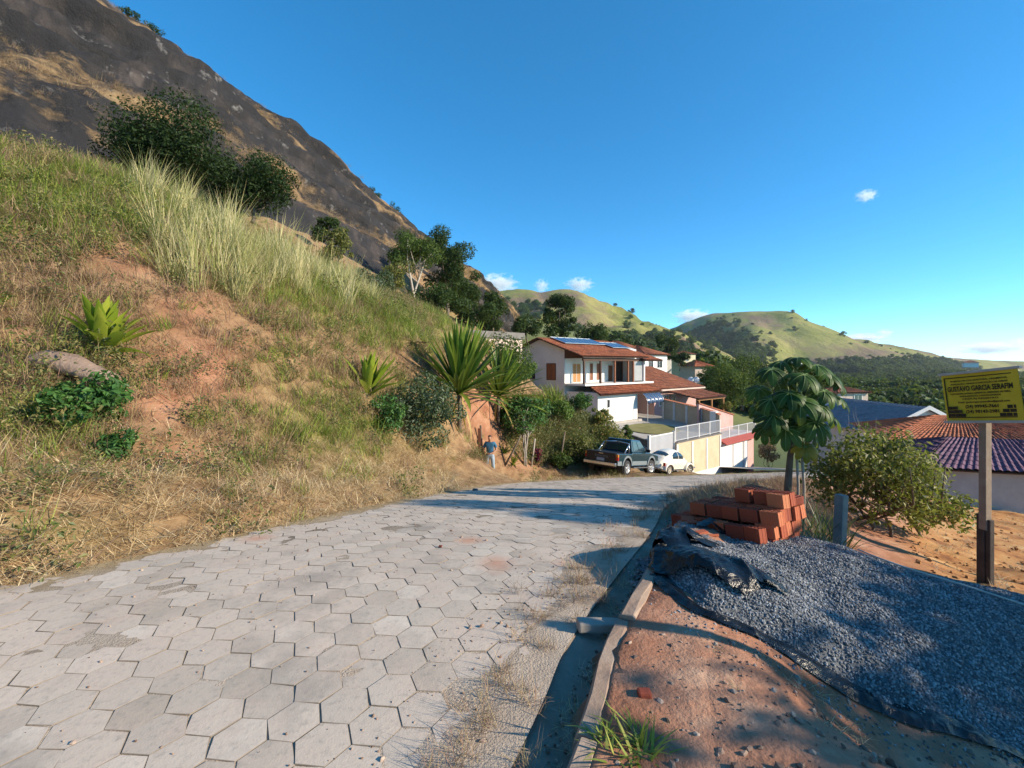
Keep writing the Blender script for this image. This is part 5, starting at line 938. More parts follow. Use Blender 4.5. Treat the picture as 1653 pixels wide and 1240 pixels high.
# satellite dishes on the roof
for k, (px, lb) in enumerate(((1115, 'left of two white satellite dishes beyond the red roof'), (1124, 'right of two white satellite dishes beyond the red roof'))):
    p = at(px, 614, 56+k*.3); d_ = empty('satellite_dish', tuple(p), 0, lb, 'dish', 'satellite dishes'); g = MB(); P = np.array([[(r_*math.cos(a_), -.16+r_*r_*.5-.1, r_*math.sin(a_)) for a_ in np.linspace(0, 2*PI, 17)] for r_ in np.linspace(.02, .38, 5)]); g.grid(P); o = g.build('reflector', m_white, d_, True, solid(.015)); o.rotation_euler = (R(-25), 0, R(-25)); g = MB(); g.tube([(0, .05, -1.4), (0, .05, -.05)], .03, 6); g.build('mast', m_alu, d_); g = MB(); g.tube([(0, -.15, -.3), (0, -.45, .05)], .015, 5); g.build('feed_arm', m_alu, d_)
# ramp of concrete and side verge below the wall
fore = empty('forecourt', (4.7, 40, -.12), HA, kind='structure')
g = MB(); P = []
for x_ in np.linspace(6.5, 15, 14):
    row = []
    for y_ in np.linspace(-10.75, -14.2, 6): q = house.matrix_basis @ Vector((x_, y_, 0)); row.append((x_, y_, float(zr(q.y))+.22*(1-(-10.75-y_)/3.45)+.16+.12))
    P.append(row)
g.grid(np.array(P)); g.build('apron', m_pave2, fore)
# flat-roofed building at the left behind the yuccas
fb = empty('building', tuple(at(843, 575, 33)-Vector((0, 0, .3))), HA, 'small salmon building with a flat concrete roof above the yuccas', 'building'); 
g = MB(); g.box(-5.5, 0, 0, 4, -1.2, 1.55); g.build('wall', m_salmon, fb); g = MB(); g.box(-5.7, .12, -.15, 4.2, 1.55, 2.0); g.build('roof_slab', m_dkconc, fb)
# houses on the slope behind
def simple_house(label, loc, rz, L, D, H, rh, wallm, roofm, ov=.4, wins=(), hip=True, period=.35, fascia=None, name='house'):
    h = empty(name, loc, rz, label, 'house'); g = MB(); g.box(0, L, 0, D, -3, H) if hip else g.prism([(0, -3), (D, -3), (D, H), (D/2, H+rh), (0, H)], 0, L, 'x'); g.build('wall', wallm, h)
    a = D/2*.9 if hip else -ov; r0, r1 = (a, L-a) if hip else (-ov, L+ov); zE = H-.03 if hip else H-ov*rh/(D/2)+.1; zR = H+rh+(.06 if hip else .12)
    tile_roof('roof', h, (-ov, -ov, zE), (L+ov, -ov, zE), (r1, D/2, zR), (r0, D/2, zR), roofm, period, .04, .45, 4, .05); tile_roof('roof', h, (L+ov, D+ov, zE), (-ov, D+ov, zE), (r0, D/2, zR), (r1, D/2, zR), roofm, period, .04, .45, 3, 0)
    if hip: tile_roof('roof', h, (-ov, D+ov, zE), (-ov, -ov, zE), (r0, D/2-.02, zR), (r0, D/2+.02, zR), roofm, period, .04, .45, 4, 0); tile_roof('roof', h, (L+ov, -ov, zE), (L+ov, D+ov, zE), (r1, D/2+.02, zR), (r1, D/2-.02, zR), roofm, period, .04, .45, 4, 0)
    elif fascia:
        for x_ in (-ov-.04, L+ov): g = MB(); g.prism([(-ov-.05, zE-.22), (D/2, zR-.22), (D+ov+.05, zE-.22), (D+ov+.05, zE+.1), (D/2, zR+.12), (-ov-.05, zE+.1)], x_, x_+.06, 'x'); g.build('bargeboard', fascia, h)
    for (ax_, a0, a1, z0, z1) in wins: opening(h, ax_, a0, a1, z0, z1, 0, -1, m_glass, m_white, .08)
    return h
simple_house('white house with dark red roof behind the verandah', tuple(at(1040, 600, 58)), HA, 5.5, 6, 2.3, 1.2, m_white, m_tile2, wins=(('x', 1, 2, .5, 1.5), ('x', 3, 4.2, .5, 1.6)))
simple_house('white house with red hip roof half hidden behind the solar roof', tuple(at(1000, 575, 74)), HA, 6, 6, 1.4, 1.3, m_white, m_tile2, wins=(('x', 3.5, 4.6, .2, 1.0),))
simple_house('cream cube house on the far slope beside a dark tree', tuple(at(1104, 589, 98)), R(20), 3.2, 4, 2.4, .7, surf('pale_yellow_plaster', (.62,.56,.36), (.7,.64,.44), 1, .85, .004), m_tile2, .2, (('x', .6, 1.2, .8, 1.6),))
simple_house('low house with orange tiled roof right of the cream one', tuple(at(1122, 597, 92)), R(15), 4.2, 5, .7, 1.3, m_salmon, m_tile, .6)
simple_house('small white house below the lone dark tree', tuple(at(1068, 583, 104)), R(10), 3.2, 3, 1.2, .5, m_white, m_tile2, .3)
simple_house('far house with red roof behind the blue grey roof', tuple(at(1352, 652, 56)), R(6), 4.2, 4, 1.45, .6, m_salmon, m_tile2, .35, (('x', 2.3, 3.3, .2, 1.1),))
# roofs below the lot on the right
simple_house('house with blue grey tiled gable roof and white bargeboards', (38.9, 37.8, -6.75), R(90), 9.0, 8.0, 2.65, 2.0, m_white, m_slate, .5, (), False, .35, m_white)
simple_house('house with broad red tiled hip roof behind the sign', (25.0, 29.6, -6.05), R(-26), 11.0, 8.0, 2.72, 1.25, m_white, m_tile, .5, (('x', 1.2, 2.4, .9, 2.2),), True, .26)
simple_house('house with purple corrugated roof and grey wall below the dirt lot', (17.7, 19.2, -5.3), R(-16), 11, 5.0, 2.55, .85, surf('bare_grey_render', (.33,.32,.31), (.46,.45,.43), .8, .9, .006, 25), m_purp, .3, (), True, .26)
simple_house('white house with red roof far off on the ridge at right', tuple(at(1580, 588, 420)), R(50), 13, 10, 1.5, 2.2, m_white, m_tile2, 1, (), True, 1.5)
simple_house('pale house on the lower slope of the green hill', tuple(at(1283, 588, 520)), R(10), 13, 10, 3.5, 2, m_white, m_slate, .5, (), True, 1.5)
simple_house('red roofed house on the lower slope of the green hill', tuple(at(1262, 590, 500)), R(10), 12, 10, 2.5, 3, m_salmon, m_tile2, .5, (), True, 1.5)
# ------------------------------------------------------------ vehicles
m_tyre = plain('tyre_rubber', (.02,.02,.021), .8, var=.3); m_rim = plain('alloy_rim', (.5,.51,.52), .35, .5); m_chrome = plain('bright_metal', (.6,.61,.62), .22, .9); m_teal, nt, b = newmat('teal_paint'); b.inputs['Base Color'].default_value = (.007,.034,.046,1); b.inputs['Roughness'].default_value = .3; b.inputs['Coat Weight'].default_value = .8; b.inputs['Metallic'].default_value = .25
m_clad = plain('grey_cladding', (.17,.2,.21), .5); m_blk = plain('black_trim', (.012,.012,.013), .45); m_ivory, nt, b = newmat('ivory_paint'); b.inputs['Base Color'].default_value = (.72,.68,.56,1); b.inputs['Roughness'].default_value = .35; b.inputs['Coat Weight'].default_value = .6
m_redl = plain('red_lens', (.4,.012,.012), .2); m_oral = plain('amber_lens', (.6,.2,.02), .2); m_plate = plain('plate_grey', (.45,.45,.45), .5); m_wind = plain('car_glass', (.02,.035,.045), .05, spec=.9)
def wheel(parent, x, y, r, w, steer=0, spokes=6, rimm=m_rim):
    wl = bpy.data.objects.new('wheel', None); wl.location = (x, y, r); wl.rotation_euler = (0, 0, steer); link(wl, parent); s_ = 1 if y > 0 else -1
    prof = [(r*.60, -.5), (r*.86, -.5), (r*.96, -.42), (r, -.25), (r, .25), (r*.96, .42), (r*.86, .5), (r*.60, .5)]; n = 28
    P = np.array([[(a_*math.cos(t), b_*w, a_*math.sin(t)) for a_, b_ in prof] for t in np.linspace(0, 2*PI, n+1)]); g = MB(); g.grid(P); g.build('tyre', m_tyre, wl, True)
    yo = s_*w*.38; prof = [(0.0, yo+s_*.02), (r*.16, yo+s_*.02), (r*.2, yo), (r*.5, yo-s_*.03), (r*.56, yo+s_*.025), (r*.62, yo+s_*.03)]; P = np.array([[(a_*math.cos(t), b_, a_*math.sin(t)) for a_, b_ in prof] for t in np.linspace(0, 2*PI, n+1)]); g = MB(); g.grid(P); g.build('rim', rimm, wl, True)
    g = MB()
    for k in range(spokes): t = 2*PI*k/spokes; c, s2 = math.cos(t), math.sin(t); g.tube([(r*.15*c, yo+s_*.02, r*.15*s2), (r*.55*c, yo+s_*.012, r*.55*s2)], r*.07, 5)
    g.build('spokes', rimm, wl); return wl
def arch(cx, cz, r, a0=170, a1=10, n=9): return [(cx+r*math.cos(R(a)), cz+r*math.sin(R(a))) for a in np.linspace(a0, a1, n)]
RA = at(1008, 768, 21.0); hd = R(90-40)
pk = empty('pickup_truck', (0, 0, 0), hd, 'dark teal double cab pickup truck parked on the grass verge', 'pickup truck')
# rear right wheel contact sits at RA: local (-1.42,-.74)
off_ = Matrix.Rotation(hd, 3, 'Z') @ Vector((-1.42, -.74, 0)); pz = landz(RA.x+.6, RA.y+.9); fz = landz(RA.x+2, RA.y+2.4); pk.location = (RA.x-off_.x, RA.y-off_.y, float(RA.z)-.02)
fwd = Vector((math.cos(hd), math.sin(hd))); pitch = math.atan2(float(zr(RA.y))-float(zr(RA.y+2.85*fwd.y)), 2.85); pk.rotation_euler = (0, pitch*.9, hd); pk.location.z -= math.sin(pitch)*1.42*.9
low = [(-2.42, .62), (-1.92, .55)]+arch(-1.42, .40, .47)+[(-.9, .45), (.9, .45)]+arch(1.42, .40, .47)+[(2.0, .5), (2.3, .52), (2.36, .78), (2.3, .97), (1.25, 1.10), (-.86, 1.10), (-.90, 1.04), (-2.46, 1.04)]
g = MB(); g.prism(low, -.82, .82, 'y'); g.build('body', m_teal, pk, False, bevel_mod(.035, 2))
g = MB(); bz = 1.1; base = [(-.88, -.79), (1.0, -.79), (1.0, .79), (-.88, .79)]; top = [(-.74, -.63), (.28, -.63), (.28, .63), (-.74, .63)]
g.add([(x_, y_, 1.095) for x_, y_ in base]+[(x_, y_, 1.70) for x_, y_ in top], [(0,1,5,4), (1,2,6,5), (2,3,7,6), (3,0,4,7), (4,5,6,7), (3,2,1,0)]); g.build('cab', m_teal, pk, False, bevel_mod(.06, 3))
def panel(parent, name, quad, mat, n=(0, 0, 1), d=.012):
    q = [Vector(p_) for p_ in quad]; nn = (q[1]-q[0]).cross(q[3]-q[0]).normalized()*d; g = MB(); g.add([*[p_-nn*.2 for p_ in q], *[p_+nn for p_ in q]], [(3,2,1,0), (4,5,6,7), (0,1,5,4), (1,2,6,5), (2,3,7,6), (3,0,4,7)]); return g.build(name, mat, parent)
def cabpt(u, v_, side): # u along 0..1 rear->front, v 0..1 bottom->top, on the cab side
    x_ = (-.88+(1.88)*u)*(1-v_)+(-.74+1.02*u)*v_; return (x_, side*(.79*(1-v_)+.63*v_), 1.095+.605*v_)
for sd in (-1, 1):
    for (u0, u1, u2, u3) in ((.09, .43, .45, .09), (.47, .86, .90, .49)):
        q = [cabpt(u0, .14, sd), cabpt(u1, .14, sd), cabpt(u2 if u2 < .9 else .93, .86, sd), cabpt(u3, .86, sd)]; panel(pk, 'side_window', q if sd < 0 else q[::-1], m_wind)
panel(pk, 'rear_window', [(-.865, .62, 1.19), (-.865, -.62, 1.19), (-.765, -.53, 1.6), (-.765, .53, 1.6)], m_wind); panel(pk, 'windscreen', [(.90, -.68, 1.19), (.90, .68, 1.19), (.38, .56, 1.63), (.38, -.56, 1.63)], m_wind)
tg = MB(); tg.bev(-2.49, -2.45, -.74, .74, .62, 1.05, .012); tgo = tg.build('tailgate', m_blk, pk)
me = textmesh('TOYOTA', .15, .003); me.materials.append(plain('badge_grey', (.16,.16,.17), .4)); o = bpy.data.objects.new('lettering', me); link(o, tgo); o.rotation_euler = (R(90), 0, R(-90)); o.location = (-2.494, -.02, .84); o.scale = (1.15, 1, 1)
g = MB(); g.bev(-2.505, -2.485, -.12, .12, .96, 1.0, .006); g.build('handle', m_chrome, tgo)
g = MB(); g.box(-2.4, -.92, -.78, .78, 1.043, 1.05); g.build('bed_cover', m_blk, pk)
g = MB(); g.bev(-2.66, -2.48, -.82, .82, .46, .61, .03); g.build('rear_bumper', m_chrome, pk); g = MB(); g.bev(2.32, 2.46, -.82, .82, .44, .66, .03); g.build('front_bumper', m_clad, pk)
g = MB(); g.bev(-2.525, -2.505, -.2, .2, .64, .77, .004); pl_ = g.build('licence_plate', m_plate, pk)
for sd in (-1, 1):
    g = MB(); g.bev(-2.5, -2.40, sd*.81-.06, sd*.81+.03 if sd > 0 else sd*.81+.06, .72, .87, .01); g.build('tail_light', m_redl, pk); g = MB(); g.bev(-2.5, -2.40, sd*.81-.06, sd*.81+.03 if sd > 0 else sd*.81+.06, .875, 1.0, .01); g.build('indicator', m_oral, pk)
    g = MB(); g.bev(2.3, 2.38, sd*.6-.16, sd*.6+.16, .74, .9, .02); g.build('headlight', m_chrome, pk); g = MB(); g.bev(-.85, .9, sd*.86-.07, sd*.86+.07, .36, .41, .015); g.build('running_board', m_chrome, pk)
    g = MB(); g.bev(.72, .84, sd*.9-.1, sd*.9+.1, 1.13, 1.28, .02); g.build('mirror', m_blk, pk)
    for cx in (-1.42, 1.42):
        g = MB(); o_ = arch(cx, .40, .56); i_ = arch(cx, .40, .465); g.prism(o_+i_[::-1], sd*.815, sd*.86, 'y'); g.build('wheel_flare', m_clad, pk)
    for (x0, x1) in ((-2.42, -2.0), (-.84, .84), (2.0, 2.3)): g = MB(); g.bev(x0, x1, sd*.828-.012, sd*.828+.012, .5, .69, .006); g.build('cladding', m_clad, pk)
    wheel(pk, -1.42, sd*.74, .37, .25); wheel(pk, 1.42, sd*.74, .37, .25, R(-16))
    g = MB(); g.tube([(-1.05, sd*.7, 1.05), (-.98, sd*.66, 1.5), (-.97, 0, 1.56)], .032, 8); g.build('roll_bar', m_chrome, pk, True); g = MB(); g.tube([(-1.5, sd*.7, 1.05), (-.98, sd*.66, 1.48)], .028, 8); g.build('roll_bar', m_chrome, pk, True)
    g = MB(); g.box(-1.98, -1.95, sd*.74-.13, sd*.74+.13, .16, .5); g.build('mud_flap', m_blk, pk)
g = MB(); g.box(-2.1, 2.0, -.6, .6, .34, .6); g.build('chassis', m_blk, pk)
# rounded small car
BA = at(1078, 767, 26.4); hb_ = R(90-49); bt = empty('small_car', (0, 0, 0), hb_, 'ivory white round backed small car parked in front of the pickup', 'car'); o2 = Matrix.Rotation(hb_, 3, 'Z') @ Vector((-1.2, -.66, 0)); pitch = math.atan2(float(zr(BA.y))-float(zr(BA.y+2.4*math.sin(hb_))), 2.4)*.9
bt.location = (BA.x-o2.x, BA.y-o2.y, BA.z-math.sin(pitch)*1.2-.02); bt.rotation_euler = (0, pitch, hb_)
prof = np.array([(-1.98,.46,.10),(-1.93,.62,.34),(-1.8,.84,.46),(-1.55,1.05,.56),(-1.2,1.23,.62),(-.85,1.38,.655),(-.4,1.48,.67),(.05,1.5,.67),(.35,1.45,.665),(.55,1.34,.655),(.75,1.16,.64),(.9,1.02,.62),(1.15,.97,.55),(1.5,.9,.44),(1.8,.76,.32),(1.98,.52,.12)])
def bsurf(x, s_, d=0.0):
    """beetle-backed shell: s_ in -1..1 across, 0 at the top"""
    zt_, wb = np.interp(x, prof[:, 0], prof[:, 1]), np.interp(x, prof[:, 0], prof[:, 2]); a = abs(s_)*PI/2; zb_ = .34; belt = .92 if zt_ > 1.05 else zb_+.62*(zt_-zb_)
    if abs(s_) < .62: t = abs(s_)/.62*PI/2; rw = wb*.97; y_ = rw*math.sin(t)**.85; z_ = belt+(zt_-belt)*math.cos(t)**.9
    else: q = (abs(s_)-.62)/.38; y_ = wb*(.97+.06*math.sin(PI*min(q*1.2, 1))); z_ = belt+(zb_-belt)*q
    return (x, math.copysign(y_+d, s_) if s_ else 0, z_+d*(1-abs(s_)))
xs = np.interp(np.linspace(0, 1, 46), np.linspace(0, 1, len(prof)), prof[:, 0]); ss_ = np.linspace(-1, 1, 33)
g = MB(); g.grid(np.array([[bsurf(x, s_) for s_ in ss_] for x in xs])); g.build('body', m_ivory, bt, True)
def bpatch(name, mat, x0, x1, s0, s1, d=.008, shrink=None):
    P = []
    for x in np.linspace(x0, x1, 10):
        k = (x-x0)/(x1-x0); a0, a1 = s0, s1
        if shrink: a0, a1 = shrink(k)
        P.append([bsurf(x, s_, d) for s_ in np.linspace(a0, a1, 9)])
    g = MB(); g.grid(np.array(P)); return g.build(name, mat, bt, True)
for sd in (-1, 1):
    bpatch('side_window', m_wind, -.02, .5, 0, 0, .01, lambda k: sorted((sd*(.30+.10*k*k), sd*.60))); bpatch('side_window', m_wind, -.72, -.09, 0, 0, .01, lambda k: sorted((sd*(.30+.14*(1-k)**2), sd*.60)))
bpatch('rear_window', m_wind, -1.3, -.98, -.36, .36, .01); bpatch('windscreen', m_wind, .56, .86, -.5, .5, .01); bpatch('engine_lid', m_ivory, -1.88, -1.42, -.3, .3, .012)
for k in range(4): bpatch('louvre', m_blk, -1.40+k*.03, -1.385+k*.03, -.22, .22, .014)
for sd in (-1, 1):
    for cx in (-1.2, 1.2):
        g = MB(); n = 18; P = []
        for t in np.linspace(R(-8), R(188), n): P.append([(cx+(.50-.08*(q/6)**3)*math.cos(t), sd*(.50+.29*math.sin(q/6*PI/2)), .31+(.43-.10*(q/6)**3)*math.sin(t)) for q in range(7)])
        g.grid(np.array(P)); g.build('wing', m_ivory, bt, True, solid(.02))
    wheel(bt, -1.2, sd*.66, .315, .17, 0, 5, plain('wheel_cream', (.5,.46,.38), .5)); wheel(bt, 1.2, sd*.66, .315, .17, R(-22), 5, plain('wheel_cream', (.5,.46,.38), .5))
    g = MB(); g.bev(-.75, .75, sd*.66-.09, sd*.66+.09, .27, .31, .012); g.build('running_board', m_blk, bt); g = MB(); g.bev(-1.72, -1.66, sd*.66-.07, sd*.66+.07, .55, .74, .02); g.build('tail_light', m_redl, bt)
    g = MB(); P = np.array([[(1.62+.05*math.cos(a_), sd*.62+r_*math.cos(t), .68+r_*math.sin(t)) for t in np.linspace(0, 2*PI, 13)] for a_, r_ in ((0, .01), (.6, .07), (1.4, .1))]); g.grid(P); g.build('headlight', m_chrome, bt, True)
for x_ in (-2.06, 2.06): g = MB(); g.tube([(x_*.94, -.72, .42), (x_, -.5, .42), (x_, .5, .42), (x_*.94, .72, .42)], .045, 8); g.build('bumper', m_chrome if x_ > 0 else plain('bumper_grey', (.3,.3,.3), .4), bt, True)
g = MB(); g.bev(-1.97, -1.95, -.2, .2, .52, .65, .004); g.build('licence_plate', m_blk, bt); g = MB(); g.box(-1.7, 1.8, -.45, .45, .2, .4); g.build('underbody', m_blk, bt)

# ------------------------------------------------------------ person
m_skin = plain('skin', (.36,.19,.12), .55); m_shirt = surf('blue_shirt', (.03,.12,.22), (.05,.17,.29), 8, .85, .01, 40, obj=True); m_jean = surf('light_denim', (.22,.31,.40), (.36,.45,.53), 7, .85, .008, 40, obj=True); m_hair = plain('dark_hair', (.012,.01,.009), .6); m_shoe = plain('shoe', (.12,.09,.08), .7)
def skin(name, verts, edges, mat, parent, root=0, lv=2):
    me = bpy.data.meshes.new(name); me.from_pydata([v_[0] for v_ in verts], edges, []); me.materials.append(mat); o = link(bpy.data.objects.new(name, me), parent)
    lay = me.skin_vertices or None
    md = o.modifiers.new('skin', 'SKIN')
    if not me.skin_vertices:
        bm = bmesh.new(); bm.from_mesh(me); bm.verts.layers.skin.verify(); bm.to_mesh(me); bm.free()
    for i, v_ in enumerate(verts):
        sv = me.skin_vertices[0].data[i]; r_ = v_[1]; sv.radius = r_ if hasattr(r_, '__len__') else (r_, r_); sv.use_root = (i == root)
    md.use_smooth_shade = True; sb = o.modifiers.new('sub', 'SUBSURF'); sb.levels = lv; sb.render_levels = lv; return o
gp = at(791, 769, 18.5); gz = landz(gp.x, gp.y); man = empty('person', (gp.x, gp.y, gz), R(-6), 'man in blue t-shirt and light jeans looking down at his joined hands', 'person')
V = [((0,.01,.98),(.13,.10)), ((0,0,1.16),(.13,.095)), ((0,-.01,1.36),(.15,.10)), ((0,-.03,1.47),(.07,.07)), ((0,-.07,1.535),.055), ((0,-.11,1.60),(.075,.09)), ((0,-.13,1.68),(.072,.085)), ((0,-.135,1.73),(.045,.05)), ((0,-.20,1.60),.018)]
E = [(0,1),(1,2),(2,3),(3,4),(4,5),(5,6),(6,7),(5,8)]
for s_ in (-1, 1):
    n = len(V); V += [((s_*.17,-.01,1.42),.062), ((s_*.235,-.0,1.28),.05), ((s_*.265,-.03,1.13),.042), ((s_*.17,-.16,1.06),.036), ((s_*.075,-.235,1.03),.027), ((s_*.045,-.255,1.025),(.036,.02))]; E += [(2,n),(n,n+1),(n+1,n+2),(n+2,n+3),(n+3,n+4),(n+4,n+5)]
    for k, (dx, dz, l) in enumerate(((.0,.028,.045),(-.008,.012,.055),(-.012,-.004,.055),(-.006,-.02,.045),(.03,.035,.035))):
        m0 = len(V); V += [((s_*(.045+dx*.5-.02),-.27,1.025+dz),.0085), ((s_*(.045+dx-.02)-s_*l*.6,-.283,1.02+dz-.012),.007)]; E += [(n+5,m0),(m0,m0+1)]
    n = len(V); V += [((s_*.10,.01,.90),.088), ((s_*.125,-.02,.50),.06), ((s_*.14,.01,.10),.042), ((s_*.15,-.10,.045),(.04,.03))]; E += [(0,n),(n,n+1),(n+1,n+2),(n+2,n+3)]
skin('body', V, E, m_skin, man)
V = [((0,.01,.95),(.168,.128)), ((0,.01,1.0),(.165,.125)), ((0,0,1.16),(.165,.122)), ((0,-.01,1.34),(.178,.125)), ((0,-.02,1.45),(.10,.085))]; E = [(0,1),(1,2),(2,3),(3,4)]
for s_ in (-1, 1): n = len(V); V += [((s_*.165,-.01,1.425),.078), ((s_*.235,0,1.29),.07), ((s_*.252,-.012,1.215),.066)]; E += [(3,n),(n,n+1),(n+1,n+2)]
skin('shirt', V, E, m_shirt, man)
V = [((0,.01,1.02),(.15,.115)), ((0,.01,.95),(.155,.12))]; E = [(0,1)]
for s_ in (-1, 1): n = len(V); V += [((s_*.10,.01,.86),.105), ((s_*.128,-.02,.50),.078), ((s_*.14,.01,.20),.066), ((s_*.142,.0,.075),.068)]; E += [(1,n),(n,n+1),(n+1,n+2),(n+2,n+3)]
skin('jeans', V, E, m_jean, man, 1)
skin('hair', [((0,-.085,1.66),(.078,.07)), ((0,-.12,1.72),(.08,.082)), ((0,-.125,1.765),(.045,.05))], [(0,1),(1,2)], m_hair, man)
for s_ in (-1, 1): skin('shoe', [((s_*.142,.03,.045),(.045,.042)), ((s_*.15,-.06,.04),(.048,.036)), ((s_*.156,-.14,.03),(.042,.024))], [(0,1),(1,2)], m_shoe, man)
g = MB(); g.bev(-.012, .012, -.004, .004, -.5, .55, .003); g.bev(-.03, .03, -.012, -.004, -.05, .62, .003); p = at(774, 745, 18.2); o = g.build('stake', surf('rusty_iron', (.10,.04,.025), (.2,.08,.045), 8, .9, .003), None, False, None, (p.x, p.y, landz(p.x, p.y)+.45)); o.scale = (2, 2, 1.3); tag(o, 'dark rusty iron stake left of the man', 'stake')
# ------------------------------------------------------------ plants on the bank
m_yuc = leafm('sword_leaf', [(.05,.1,.014),(.08,.15,.018),(.13,.2,.025),(.19,.25,.035)], .3, .42, .35); m_yuy = leafm('sword_leaf_bright', [(.17,.24,.02),(.25,.32,.03),(.36,.4,.05)], .4, .45, .3); m_yud = leafm('sword_leaf_dead', [(.3,.24,.06),(.4,.26,.08)], .2)
def sword(rg, w_, bend):
    V = []; n = 6; x = z = 0.0
    for i in range(n+1):
        t = i/n; hw = w_*.5*(.55+.9*t if t < .5 else 1.0)*(1 if t < .5 else max(1-((t-.5)/.5)**1.7, .02)); V += [(x, -hw, z+hw*.35), (x, 0, z), (x, hw, z+hw*.35)]
        a = -bend*t*t; x += math.cos(a)/n; z += math.sin(a)/n
    return V, [f for i in range(n) for f in ((3*i, 3*i+1, 3*i+4, 3*i+3), (3*i+1, 3*i+2, 3*i+5, 3*i+4))]
def swords(mat, w_): 
    out_ = []
    for k in range(4): V, Fc = sword(None, w_, [.15, .4, .75, 1.2][k]); me = bpy.data.meshes.new('leaf'); me.from_pydata(V, [], Fc); me.materials.append(mat); me.polygons.foreach_set('use_smooth', [True]*len(me.polygons)); out_.append(me)
    return out_
SY, SB, SDD = swords(m_yuc, .115), swords(m_yuy, .17), swords(m_yud, .06)
def yucca(label, hub, L, n, meshes, seed, lean=(0, 0), lo=-25, dead=5, name='yucca'):
    rg = np.random.default_rng(seed); gz = min(landz(hub.x, hub.y), hub.z-.05); root = empty(name, (hub.x, hub.y, gz), 0, label, 'plant'); h = hub.z-gz
    g = MB(); g.tube([(0, 0, -.3), (.02, .02, h*.5), (0, 0, h+.08)], [.075, .065, .06], 9); g.build('trunk', bark, root, True)
    for k in range(n+dead):
        d_ = k >= n; q = (k+.5)/n; el = R(lo+(88-lo)*math.sqrt(min(q, 1))+rg.normal(0, 4)) if not d_ else R(rg.uniform(-70, -35)); az = k*2.399+rg.normal(0, .2); v_ = Vector((math.cos(az)*math.cos(el)+lean[0], math.sin(az)*math.cos(el)+lean[1], math.sin(el))).normalized()
        ms = SDD if d_ else meshes; bi = 2 if d_ else (0 if el > R(45) else 1 if el > R(10) else 2); o = bpy.data.objects.new('leaf', ms[bi]); l = L*rg.uniform(.8, 1.05)*(.7 if d_ else 1); o.location = Vector((0, 0, h+rg.uniform(-.06, .08)))+v_*.05
        o.rotation_euler = (rg.normal(0, .25), -math.asin(max(-1, min(1, v_.z))), math.atan2(v_.y, v_.x)); o.scale = (l, L**.4, L**.4); link(o, root)
    return root
def yd(px, py, d): h = ground_hit(px, py); return h if h and .5*d < h < 1.5*d else d
yucca('largest yucca with long sword leaves on the bank edge', at(741, 636, yd(741, 690, 16)), 2.15, 128, SY, 1, (.12, -.05), -20)
yucca('second large yucca right of the largest, darker, with exposed trunk', at(804, 640, yd(806, 690, 18.5)), 2.4, 105, SY, 2, (.2, 0), -22)
yucca('small bright yucca with a dead yellow leaf halfway along the bank', at(594, 640, 9.9), 1.0, 28, SB, 3, (.1, 0), 5, 2)
yucca('bright yellow green yucca above the fallen log at left', at(166, 566, 6.3), .7, 36, SB, 4, (.12, 0), 0, 1)
yucca('bright yucca cut by the left edge of the photo', at(-22, 520, 6.2), .5, 18, SB, 5, (.1, 0), 0, 0)
# fallen log
lg = (yd(120, 600, 5.9)-.15); p0, p1 = at(52, 582, lg-.05), at(182, 604, lg); g = MB(); npts = 9; pts = [Vector(p0).lerp(Vector(p1), t)+Vector((0, 0, .05*math.sin(t*5)-.02)) for t in np.linspace(0, 1, npts)]; rg = np.random.default_rng(31)
n = 16; P = []
for i, q in enumerate(pts):
    r_ = .07+.075*math.sin(PI*(.15+.75*i/(npts-1)))+rg.normal(0, .012)
    P.append([(q.x+.25*r_*math.cos(a_), q.y+r_*math.cos(a_)*.9, q.z+r_*math.sin(a_)*(.9+.25*math.sin(3*a_+i))) for a_ in np.linspace(0, 2*PI, n+1)])
g.grid(np.array(P)); g.f.append(tuple(range((npts-1)*(n+1), (npts-1)*(n+1)+n)))
tag(g.build('fallen_log', surf('rotten_log', (.09,.05,.035), (.26,.17,.12), 3, .9, .04, 14, c3=(.5,.42,.36)), None, True), 'rotten pale brown log lying under the bright yucca', 'log')
def on(px, py, d):
    h = ground_hit(px, py); d = h if h and .65*d < h < 1.45*d else d; p = at(px, py, d); return (p.x, p.y, landz(p.x, p.y)-.05)
LM['leafy'] = leafm('leafy_plant', [(.03,.085,.02),(.05,.13,.03),(.075,.17,.035)], .3, .5, .3)
def leafy(label, loc, H, W, n, leaf, mat, seed, name='leafy_plant', cat='plant', **k): return tree(name, label, cat, loc, H, W, n, leaf, mat, seed, k.pop('trunk', .05), k.pop('nc', 12), k.pop('tr', .02), **k)
leafy('dark green feathery plant below the fallen log', on(140, 690, 5.35), .72, .95, 1500, .085, 'leafy', 101); leafy('dark green plant at the foot of the bank right of the log', on(185, 735, 5.0), .42, .6, 700, .075, 'leafy', 102)
leafy('grey green bush between the small and the large yucca', on(678, 722, 11.1), 2.1, 2.1, 5200, .085, 'blue', 103, 'bush', 'bush', nc=18, flat=1.05); leafy('low green bush left of the grey green bush', on(620, 690, 10.0), .9, 1.1, 1500, .08, 'leafy', 104, 'bush', 'bush')
leafy('fresh green bushy tree with several pale stems right of the man', on(846, 748, 20.7), 3.4, 2.4, 3600, .15, 'leafy', 105, 'small_tree', 'tree', trunk=.36, nc=16, stems=4, spread=.25, tr=.035, bk=palebark)
leafy('olive bush behind the rear of the pickup', on(940, 748, 23.5), 1.9, 2.6, 2800, .12, 'olive', 106, 'bush', 'bush', nc=14); leafy('dense bright bush above the pickup roof', on(982, 735, 26.0), 2.3, 2.9, 3400, .12, 'yellow', 107, 'bush', 'bush', nc=16)
